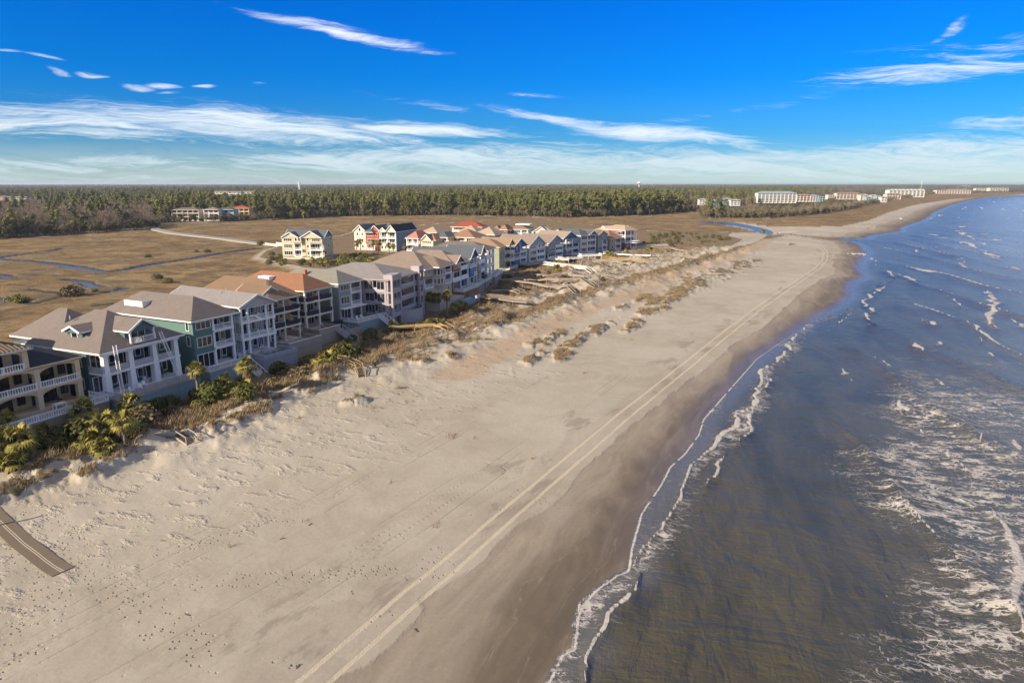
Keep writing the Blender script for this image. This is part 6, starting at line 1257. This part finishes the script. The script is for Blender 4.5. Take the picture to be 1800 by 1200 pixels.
block('pink mid-rise beside the stepped white condominium', 1558, 1583, 350, 340, 16, 3, 5, W_PKB, R_TERRA); block('stepped white condominium with a row of sharp green gables', 1562, 1624, 346, 332.5, 20, 5, 9, W_BRW, R_GRNM, roof='teeth')
block('pale pink resort building far along the curved beach', 1646, 1668, 340, 333.5, 20, 3, 5, W_PKB, R_TERRA); block('second pale pink resort building far along the curved beach', 1668, 1706, 340, 332.5, 20, 3, 8, W_PKB, R_BEIGE); block('cream resort block with green roof at the far right', 1740, 1772, 336, 329.5, 24, 4, 7, W_BONE, R_GRNM); block('low cream wing left of the far green roofed resort', 1715, 1740, 335, 330.5, 20, 2, 5, W_BONE, R_BEIGE)
block('pointed green roofed hotel pavilion above the far trees', 1692, 1703, 331, 325.5, 16, 2, 3, W_BONE, R_GRNM, rise=5)
for (a, b, v, t, w, r, lb) in [(1229, 1243, 360, 349, W_WHITE, R_LGREY, 'white house with pale roof at the left of the far lagoon village'), (1243, 1255, 362, 350, W_LBLUE, R_SLATE, 'blue house with dark roof in the far lagoon village'), (1256, 1266, 361, 351, W_NAVY, R_LGREY, 'small slate house in the far lagoon village'), (1271, 1284, 359, 348, W_LBLUE, R_LGREY, 'pale blue house behind the pines left of the condominium'), (1284, 1301, 361, 350, W_WHITE, R_GRNM, 'white green-roofed house just left of the condominium'), (1302, 1314, 352, 345, W_BONE, R_BEIGE, 'cream house behind the trees left of the condominium')]: block(lb, a, b, v, t, 12, 3, 3, w, r, roof='gable_f', name='beach_house', cat='house')
GW = 'houses at the far edge of the marsh'
block('cream three-storey villa with brown roof at the far edge of the marsh', 304, 352, 388, 365, 14, 3, 5, wallm('cream_render', (.52, .46, .34)), R_BROWN, cat='villa', group=GW, z=1.5); block('white boxy house with taupe roof at the far edge of the marsh', 359, 386, 388, 364.5, 13, 3, 3, W_WHITE, R_TAUPE, cat='house', group=GW, z=1.5, name='marsh_house')
block('blue house with grey roof half hidden between white and red-roofed neighbours', 386, 412, 387, 364.5, 13, 3, 3, W_LBLUE, R_SLATE, cat='house', group=GW, z=1.5, name='marsh_house'); block('yellow house under a bright red-orange roof at the far edge of the marsh', 405, 440, 385, 362, 14, 3, 4, W_GOLD, R_RED, cat='villa', group=GW, z=1.5)
GL = 'distant buildings among the woods on the left'
for (a, b, v, t, w, r, lb) in [(378, 400, 344, 336, W_BONE, R_LGREY, 'distant white terrace block, left one above the pines'), (401, 424, 344, 336.5, W_WHITE, R_LGREY, 'distant white terrace block, middle one above the pines'), (425, 447, 344, 336, W_BONE, R_LGREY, 'distant white terrace block, right one above the pines'), (0, 12, 352, 344.5, W_PINK, R_TERRA, 'tiny pink house at the left picture edge beyond the woods'), (14, 24, 352, 345.5, W_YEL, R_BEIGE, 'tiny yellow house second from the left picture edge'), (26, 36, 352, 345.5, W_BONE, R_BEIGE, 'tiny cream house third from the left picture edge'), (36, 46, 352, 345.5, W_WHITE, R_BEIGE, 'tiny white house fourth from the left picture edge'), (166, 181, 350, 344.5, W_BONE, R_BEIGE, 'tiny pale house beyond the open field'), (217, 225, 349, 344, W_WHITE, R_LGREY, 'lone tiny white house right of the open field'), (0, 10, 372, 363, W_ROSE, R_LGREY, 'reddish house with pale roof at the left edge among bare trees'), (10, 24, 370, 363, W_WHITE, R_LGREY, 'white roofed house at the left edge among bare trees')]:
    block(lb, a, b, v, t, 14, 2, 3, w, r, cat='house', group=GL, name='distant_house', roof='gable_s')
# towers on the horizon
def tower_at(label, u, v_top, Y, kind):
    x = (u-900)*Y/1228; zt = CZ-(v_top-322)*Y/1228; o = empty(kind, (x, Y, 0)); tag(o, label, 'tower')
    if kind == 'water_tower':
        MB().cyl((0, 0, 0), (0, 0, zt-12), 3.5, 3.0, 10).build('stem', W_WHITE, o); MB().cyl((0, 0, zt-12), (0, 0, zt-8), 3, 12, 14).cyl((0, 0, zt-8), (0, 0, zt-2), 12, 11, 14).cyl((0, 0, zt-2), (0, 0, zt), 11, 4, 14).build('tank', W_BRW, o)
    else:
        rm_ = .45 if kind == 'radio_mast' else 1.6; MB().cyl((0, 0, 0), (0, 0, zt), rm_*1.6, rm_, 8).build('mast', W_BRW, o); b = MB()
        for k in (.72, .84, .96): b.cyl((0, 0, zt*k-1), (0, 0, zt*k+1), rm_*2.4, rm_*2.4, 8)
        b.build('antenna_ring', W_BRW, o)
tower_at('white antenna tower rising above the woods left of centre', 527, 320.5, 1900, 'antenna_tower'); tower_at('small white water tower on the horizon right of centre', 1123, 319.5, 3800, 'water_tower'); tower_at('thin mast on the horizon near the stepped condominium', 1618, 318, 2600, 'radio_mast')

# ------------------------------------------------------------------ people, vehicles, birds, ladders, furniture
def person_mesh(pose, cloth, skin, legs):
    J = {'pelvis': (0, 0, .95), 'chest': (0, 0, 1.3), 'neck': (0, 0, 1.48), 'head': (0, -.02, 1.62), 'top': (0, -.02, 1.74), 'ls': (.18, 0, 1.42), 'le': (.24, -.03, 1.15), 'lh': (.22, -.16, .92), 'rs': (-.18, 0, 1.42), 're': (-.25, .02, 1.14), 'rh': (-.24, -.08, .88),
         'lk': (.11, -.05+pose, .5), 'lf': (.12, .02+pose*2, .07), 'lt': (.12, -.13+pose*2, .04), 'rk': (-.11, -.05-pose, .5), 'rf': (-.12, .02-pose*2, .07), 'rt': (-.12, -.13-pose*2, .04), 'lp': (.1, 0, .9), 'rp': (-.1, 0, .9)}
    E = [('pelvis','chest'),('chest','neck'),('neck','head'),('head','top'),('chest','ls'),('ls','le'),('le','lh'),('chest','rs'),('rs','re'),('re','rh'),('pelvis','lp'),('lp','lk'),('lk','lf'),('lf','lt'),('pelvis','rp'),('rp','rk'),('rk','rf'),('rf','rt')]
    Rr = {'pelvis': .15, 'chest': .16, 'neck': .06, 'head': .10, 'top': .08, 'ls': .07, 'rs': .07, 'le': .045, 're': .045, 'lh': .035, 'rh': .035, 'lp': .10, 'rp': .10, 'lk': .07, 'rk': .07, 'lf': .045, 'rf': .045, 'lt': .04, 'rt': .04}
    ks = list(J); me = bpy.data.meshes.new('person'); me.from_pydata([J[k] for k in ks], [(ks.index(a), ks.index(b)) for a, b in E], []); o = bpy.data.objects.new('tmp', me); COL.objects.link(o)
    sk = o.modifiers.new('s', 'SKIN'); 
    for i, k in enumerate(ks): me.skin_vertices[0].data[i].radius = (Rr[k], Rr[k]*(.75 if k in ('chest', 'pelvis') else 1)); me.skin_vertices[0].data[i].use_root = (k == 'pelvis')
    o.modifiers.new('u', 'SUBSURF').levels = 1; dg = bpy.context.evaluated_depsgraph_get(); m2 = bpy.data.meshes.new_from_object(o.evaluated_get(dg)); bpy.data.objects.remove(o); m2.name = 'person'; m2.materials.clear()
    for m in (cloth, skin, legs): m2.materials.append(m)
    for p in m2.polygons:
        z = p.center.z; x = abs(p.center.x); p.use_smooth = True; p.material_index = 1 if (z > 1.5 or (z < .97 and x > .2 and z > .8)) else (2 if z < .95 else 0)
    return m2
SKIN = mat('skin', (.42, .26, .18), .6); CR = mat('red_cloth', (.45, .03, .02)); CB = mat('blue_jeans', (.05, .08, .16)); CW = mat('white_cloth', (.6, .58, .55)); HAIR = mat('hair', (.04, .025, .015))
pmr = person_mesh(.06, CR, SKIN, CB); pmd = person_mesh(.0, DARK, SKIN, CB); pmw = person_mesh(.10, CW, SKIN, DARK); hair = MB().cyl((0, 0, 1.64), (0, .01, 1.76), .115, .07, 8).data('hair', HAIR)
def person(me, xyz, rz, lb, s=1.0):
    o = inst('person', me, None, xyz, rz, s); tag(o, lb, 'person'); inst('hair', hair, o)
for me, u, v, lb in [(pmr, 1523, 403.5, 'person in a red top walking on the far beach beyond the creek mouth'), (pmd, 1526, 403.5, 'person in dark clothes walking beside the red top on the far beach'), (pmd, 1367, 410, 'person in dark clothes standing by the tidal creek'), (pmw, 1370, 410.5, 'person in a white top by the tidal creek'), (pmd, 1622, 374, 'distant person in dark clothes on the curving far beach'), (pmw, 1652, 360, 'very distant person in white on the curving far beach')]:
    x, y = P(u, v, 1.0); person(me, (x, y, HZ(x, y)), random.uniform(0, 6), lb)
H2 = HOUSES['H2']; M2 = Matrix.Translation(H2.location) @ Matrix.Rotation(H2.rotation_euler.z, 4, 'Z')
pw = M2 @ Vector((11.6, 1.6, 4.62)); person(pmd, tuple(pw), 2.0, 'person in dark clothes standing on the terrace behind the right ladder')
def ladder(lb, p0, p1, w=.55):
    a = M2 @ Vector(p0); b = M2 @ Vector(p1); s = (M2.to_3x3() @ Vector((1, 0, 0)))*w/2; o = empty('ladder', tuple(a)); tag(o, lb, 'ladder', 'aluminium ladders on the grey hipped-roof house'); d = b-a; n = int(d.length/.33)
    for sg in (-1, 1): MB().bar(s*sg, d+s*sg, .09, .10).build('rail', WHITE, o)
    r = MB()
    for i in range(1, n): r.bar(d*(i/n)-s, d*(i/n)+s, .06, .06)
    for i, (x, y) in enumerate(()): pass
    r.build('rungs', WHITE, o)
ladder('long ladder leaning on the eave at the left corner of the pillared house', (.9, -2.6, 4.62), (1.6, -1.15, 12.6)); ladder('long ladder leaning from the terrace to the roof at the right of the pillared house', (11.9, -2.2, 4.62), (9.9, -1.1, 13.2))
def car(lb, u, v, z, rz, colr):
    x, y = P(u, v, z); o = empty('parked_car', (x, y, z+.02), rz); tag(o, lb, 'car'); b = MB()
    pr = [(-2.3,.35),(-2.3,.8),(-1.9,.98),(-1.3,1.0),(-.7,1.5),(1.0,1.52),(1.75,1.05),(2.3,.95),(2.32,.35)]
    for sy, f in ((-.9, 1), (.9, 1)): pass
    n = len(pr); v_ = [(p[0], -.9 if p[1] < 1.1 else -.72, p[1]) for p in pr]+[(p[0], .9 if p[1] < 1.1 else .72, p[1]) for p in pr]
    b.poly(v_, [tuple(range(n)), tuple(range(2*n-1, n-1, -1))]+[((i+1) % n, i, n+i, n+(i+1) % n) for i in range(n)]); b.build('body', colr, o)
    MB().poly([(-.62,-.83,1.03),(1.5,-.83,1.06),(1.0,-.745,1.44),(-.45,-.745,1.42)], [(0,1,2,3)]).poly([(-.62,.83,1.03),(1.5,.83,1.06),(1.0,.745,1.44),(-.45,.745,1.42)], [(3,2,1,0)]).poly([(-1.22,-.68,1.07),(-1.22,.68,1.07),(-.74,.62,1.47),(-.74,-.62,1.47)], [(3,2,1,0)]).build('windscreen', GLASS, o)
    for X in (-1.45, 1.4):
        for Yy in (-.92, .72): MB().cyl((X, Yy, .33), (X, Yy+.2, .33), .33, .33, 12).build('wheel', DARK, o)
    for Yy in (-.6, .6): MB().box(-2.34, -2.28, Yy-.15, Yy+.15, .65, .8).build('headlight', WHITE, o)
CARW = mat('white_car_paint', (.6, .6, .6), .3, .02); CARG = mat('grey_car_paint', (.14, .15, .17), .3, .02)
car('white car parked on the street before the black roofed house', 695, 466, 2.15, .4, CARW); car('dark grey car parked on the street left of the white car', 672, 464, 2.15, .3, CARG); car('small white truck-like car driving on the far beach', 1583, 385.5, 1.9, 1.2, CARW)
gb = MB().cyl((0, -.16, .22), (0, .05, .24), .05, .10, 6).cyl((0, .05, .24), (0, .24, .2), .10, .03, 6).cyl((0, -.16, .24), (0, -.2, .36), .035, .05, 6).bar((.03, 0, 0), (.03, 0, .2), .02).bar((-.03, 0, 0), (-.03, 0, .2), .02).data('gull', CW); bk = MB().cyl((0, -.24, .35), (0, -.33, .33), .02, .005, 5).data('beak', WOODY)
r4 = random.Random(3)
for i in range(26):
    x, y = P(1490+r4.uniform(0, 32), 447.5+r4.gauss(0, .7), .2); o = inst('gull', gb, None, (x, y, max(HZ(x, y), 0)+.01), r4.uniform(0, 6), 1.5); tag(o, 'white gull standing in the flock at the tip of the near beach', 'gull', 'gulls at the tip of the beach'); inst('beak', bk, o)
# porch furniture
def chair_data():
    b = MB().box(-.3, .3, -.3, .3, .36, .44)
    for x in (-.27, .27):
        for y in (-.27, .27): b.box(x-.03, x+.03, y-.03, y+.03, 0, .36)
    s = b.data('seat', WHITE); k = MB().bar((0, .28, .44), (0, .40, 1.0), .56, .06).data('backrest', WHITE); sd_ = MB().box(-.3, .3, -.3, .3, .36, .46).data('seat', DARK); kd = MB().bar((0, .28, .46), (0, .38, .95), .56, .08).data('backrest', DARK)
    return (s, k), (sd_, kd)
CH = chair_data(); tb = MB().box(-.8, .8, -.5, .5, .70, .76).data('table_top', WHITE); tl = MB().box(-.06, .06, -.06, .06, 0, .70).data('leg', WHITE)
def furn(hk, x, y, z, rz, kind, lb, g=None):
    H = HOUSES[hk]; M = Matrix.Translation(H.location) @ Matrix.Rotation(H.rotation_euler.z, 4, 'Z'); p = M @ Vector((x, y, z)); o = empty('patio_table' if kind == 't' else 'patio_chair', tuple(p), H.rotation_euler.z+rz); tag(o, lb, 'table' if kind == 't' else 'chair', g)
    if kind == 't':
        inst('table_top', tb, o)
        for a in (-.7, .7):
            for b in (-.4, .4): inst('leg', tl, o, (a, b, 0))
    else: s, k = CH[kind]; inst('seat', s, o); inst('backrest', k, o)
for hk, nm, spots in [('H2', 'terrace of the pillared house', [(3.2, -1.6, 4.6), (5, -1.2, 4.6), (6.4, -.6, 4.6), (8.2, 1.4, 4.6)]), ('H4', 'porches of the white gabled house', [(3.2, 1.1, 7.9), (5.2, 1.1, 7.9), (3, 1.2, 11.2), (5.4, 1.0, 11.2), (6.2, 1.6, 4.6)]), ('H5', 'porches of the tan metal roofed house', [(2.2, 1.2, 4.4), (4.4, 1.4, 4.4), (6.4, 1.2, 7.6)]), ('H6', 'porches of the rust roofed house', [(2.2, 1.0, 10.9), (6.2, 1.1, 10.9), (2.4, 1.2, 7.7), (6.4, 1.2, 7.7), (3, -2, 4.5)]), ('H7', 'deck of the sage clapboard house', [(3, -3, 4.5), (5, -2.6, 4.5)]), ('H8', 'balconies of the mauve house', [(5, 1, 10.6), (8, 1.2, 10.6), (6, 1.4, 7.6), (8.5, 1.4, 4.6)]), ('H1', 'arched porches of the cream house', [(31, 1.4, 4.6), (24, 1.4, 7.8)])]:
    for i, (x, y, z) in enumerate(spots): furn(hk, x, y, z, random.uniform(-.8, .8), (1 if hk in ('H5', 'H6', 'H1') else 0), '%s patio chair on the %s' % ('dark' if hk in ('H5', 'H6', 'H1') else 'white', nm), 'chairs on the '+nm)
furn('H1', 29, -1.5, 4.6, 0, 't', 'white table on the terrace of the cream stucco house'); furn('H4', 4.2, 1.3, 11.2, 0, 't', 'white table on the top porch of the white gabled house')

# ------------------------------------------------------------------ haze
hb = MB().box(-12500, 17000, -300, 16500, -4, 41); hz = bpy.data.materials.new('haze'); hz.use_nodes = True; ht = NT(hz.node_tree); ht.n.clear()
ho = ht.node('ShaderNodeOutputMaterial'); hv = ht.node('ShaderNodeVolumePrincipled'); hv.inputs['Density'].default_value = 0.000055; hv.inputs['Color'].default_value = (.80, .88, 1, 1); hv.inputs['Anisotropy'].default_value = .2
ht.l.new(hv.outputs[0], ho.inputs['Volume']); hob = hb.build('haze', hz); hob['kind'] = 'stuff'; hob['label'] = 'thin pale sea haze over the far woods and shore'
